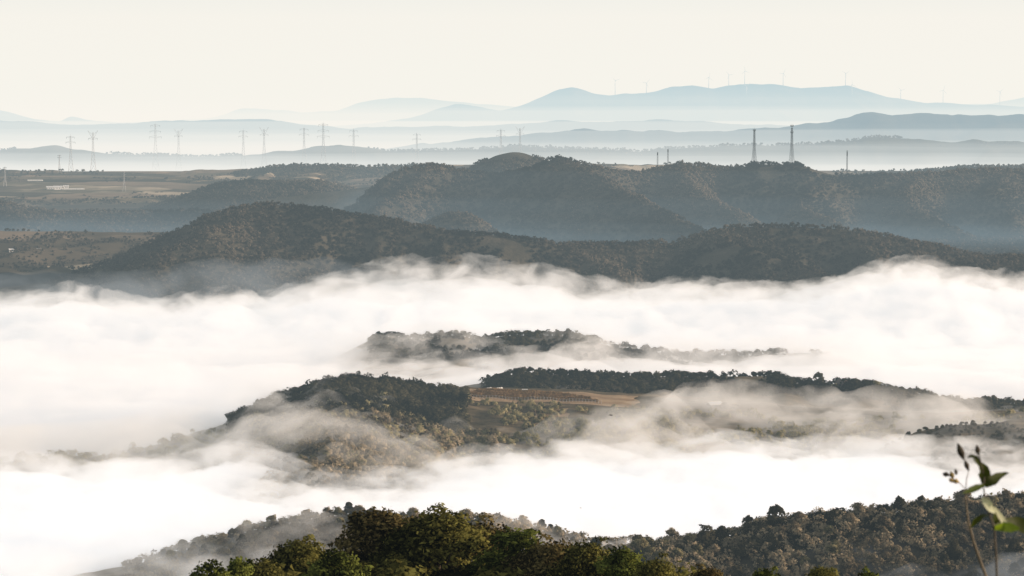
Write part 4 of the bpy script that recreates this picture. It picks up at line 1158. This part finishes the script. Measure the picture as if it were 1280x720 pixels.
fog_bank('bright fog billows filling the valley before the long dark hill', -820, 820, 1610, 1960, 147, 10, 80, L=70, dens=(0.03, 0.07), drop=(-6, 9),
         ridge=[(-60, 385, 1740), (0, 382, 1740), (40, 366, 1740), (75, 359, 1740), (110, 368, 1740), (150, 390, 1735), (195, 402, 1735), (225, 388, 1740), (255, 370, 1740), (290, 371, 1745), (335, 396, 1750), (375, 372, 1760), (410, 361, 1765), (450, 359, 1770), (560, 368, 1780), (700, 372, 1790), (860, 366, 1790), (1000, 362, 1790), (1080, 350, 1800), (1140, 334, 1810), (1180, 344, 1810), (1280, 350, 1810)])
fog_bank('thin torn fog drifting against the foot of the long dark hill', -300, 860, 1850, 2120, 140, 10, 90, L=70,
         ridge=[(370, 372, 1950), (430, 340, 1960), (480, 328, 1970), (540, 324, 1970), (600, 326, 1970), (660, 334, 1960), (740, 346, 1950), (820, 354, 1950), (880, 348, 1950), (960, 358, 1950), (1060, 350, 1950), (1130, 326, 1950), (1150, 324, 1950), (1200, 345, 1950), (1300, 346, 1950)], dens=(0.02, 0.03), drop=(-4, 16))
fog_bank('grey veil of thin mist under the shaded slope at left', -860, 60, 1800, 2060, 140, 10, 95, L=110, dens=(0.0062,), drop=(0,), color=(0.44, 0.45, 0.45), edge=90, scale=55, scatter=False,  # hill shade is put into the grey glow colour
         ridge=[(-80, 345, 1900), (60, 340, 1900), (130, 344, 1900), (200, 332, 1910), (270, 326, 1920), (340, 322, 1930), (410, 322, 1940), (470, 330, 1940)], kr=0.3)
fog_bank('white fog lake between the fog bound crest and the terraced hill', -760, 760, 1235, 1690, 147, 8, 100, L=70, drop=(-3, 8), ridge=[(330, 424, 1565), (420, 416, 1565), (455, 415, 1568), (478, 421, 1565), (503, 417, 1572), (530, 436, 1560), (600, 420, 1572), (640, 440, 1555), (735, 446, 1555), (752, 426, 1572), (775, 446, 1560), (870, 446, 1565), (900, 438, 1572), (960, 440, 1572), (1060, 446, 1572), (1200, 452, 1570)], kr=0.5, dips=[(255, 1325, 120, 80, 16), (150, 1300, 50, 50, 5)], edge=60, color=(0.95, 0.89, 0.83))  # warmer, dimmer glow colour stands in for weaker light on this bank
fog_bank('brilliant white fog filling the valley in front of the terraced hill', -560, 560, 690, 1105, 151, 8, 110, L=55, scale=24, dens=(0.035, 0.08), drop=(-5, 5), color=(1.13, 1.09, 1.04), dips=[(-185, 1090, 60, 90, 11), (-62, 1075, 42, 85, 13), (-300, 1090, 80, 80, 8)])  # raised glow colour paints this bank brighter than sun and sky make it


# mist clinging to the slopes
def clinging(label, field, x0, x1, y0, y1, thick, lo, hi, seed, sig, L=45.0, scale=22.0, bias=None, color=TAN, scat=1.0):
    dx = 3.0
    xs = np.arange(x0, x1, dx); ys = np.arange(y0, y1, dx); X, Y = np.meshgrid(xs, ys)
    n = fbm(X / L, Y / L, seed, 5)
    if bias: n = n + bias(X, Y)
    ed = smooth(np.minimum.reduce([X - x0, x1 - X, Y - y0, y1 - Y]), 0, 40)
    G = field.z(X, Y)
    t = thick * smooth(n, lo, hi) * ed
    Z = np.maximum(np.where(t > 0.2, G + t, 96), 96)
    nz = dict(NOISE); nz.update(scale=1 / scale, off=(seed, seed * 2, 0), lo=0.34, hi=0.66)
    slab('mist', label, xs, ys, Z, 95, air_mat('wisp_air', np.array((0.97, 1, 1.05)) * sig, color, nz, scat=scat))


clinging('tan wisps of mist drifting over the terraced hill', H['c2'][0], -460, 460, 985, 1255, 19, 0.32, 0.75, 120, 0.028, 55, 26,
         bias=lambda X, Y: 0.16 * smooth(X, 30, 120) * (1 - smooth(X, 175, 235)) - 0.10 * smooth(X, 185, 240) + 0.34 * smooth(X, -125, -185) - 0.16 * smooth(X, -135, -110) * smooth(X, 30, -10) - 0.30 * smooth(Y, 1130, 1190) * smooth(X, 70, 35) * smooth(X, -60, -30))
clinging('thin mist over the stepped terraces', H['steps'][0], 150, 330, 1020, 1130, 9, 0.2, 0.7, 127, 0.014, 40, 24)
clinging('torn mist trailing over the fog bound crest', H['c1'][0], -260, 420, 1500, 1640, 12, 0.36, 0.66, 125, 0.025, 45, 24)
clinging('thin mist low on the wooded slope at lower right', F4, 60, 330, 560, 662, 12, 0.25, 0.9, 128, 0.015, 40, 24, bias=lambda X, Y: 0.45 * smooth(Y, 635, 590), color=(0.68, 0.66, 0.63), scat=0.0)
clinging('soft mist hanging round the misty near crest', H['c3'][0], -330, 130, 730, 822, 8, 0.30, 0.7, 130, 0.028, 25, 14, bias=lambda X, Y: 0.20 * smooth(X, -40, -100) + 0.3 * smooth(X, -95, -125))

# ------------------------------------------------------------------ light, sky, camera
SUN_EL, SUN_AZ = math.radians(15), math.radians(95)      # azimuth measured from +Y towards +X
sun = bpy.data.objects.new('sun', bpy.data.lights.new('sun', 'SUN')); link(sun)
sun.data.energy = 5.0; sun.data.angle = math.radians(0.5); sun.data.color = (1.0, 0.9, 0.76)
d = Vector((math.sin(SUN_AZ) * math.cos(SUN_EL), math.cos(SUN_AZ) * math.cos(SUN_EL), math.sin(SUN_EL)))
sun.rotation_euler = d.to_track_quat('Z', 'Y').to_euler()
w = bpy.data.worlds.new('World'); sc.world = w; w.use_nodes = True
nt = w.node_tree; nt.nodes.clear()
wo = nt.nodes.new('ShaderNodeOutputWorld'); bg = nt.nodes.new('ShaderNodeBackground'); sky = nt.nodes.new('ShaderNodeTexSky')
sky.sky_type = 'NISHITA'; sky.sun_disc = False
sky.sun_elevation = SUN_EL; sky.sun_rotation = SUN_AZ
sky.altitude = 300; sky.air_density = 1.0; sky.dust_density = 7.0; sky.ozone_density = 1.0
bg.inputs['Strength'].default_value = 0.15
hs = nt.nodes.new('ShaderNodeHueSaturation'); hs.inputs['Saturation'].default_value = 0.3
wm = nt.nodes.new('ShaderNodeMix'); wm.data_type = 'RGBA'; wm.blend_type = 'MULTIPLY'; wm.inputs['Factor'].default_value = 1.0; 
wm.inputs[7].default_value = (1.0, 0.96, 0.92, 1)
nt.links.new(sky.outputs[0], hs.inputs['Color']); nt.links.new(hs.outputs[0], wm.inputs[6]); nt.links.new(wm.outputs[2], bg.inputs['Color']); nt.links.new(bg.outputs[0], wo.inputs['Surface'])

cam = bpy.data.objects.new('camera', bpy.data.cameras.new('camera')); link(cam)
cam.location = (0, 0, CAM_Z); cam.rotation_euler = (math.pi / 2 - PITCH, 0, 0)
cam.data.sensor_width = 36; cam.data.lens = 18 / (640 * S)
cam.data.clip_start = 0.1; cam.data.clip_end = 120000
cam.data.dof.use_dof = True; cam.data.dof.focus_distance = 700; cam.data.dof.aperture_fstop = 22
sc.camera = cam

sc.view_settings.view_transform = 'Standard'; sc.view_settings.look = 'None'; sc.view_settings.exposure = 0
sc.cycles.transparent_max_bounces = 96; sc.cycles.max_bounces = 6; sc.cycles.diffuse_bounces = 2
sc.cycles.volume_bounces = 1
sc.cycles.use_denoising = True
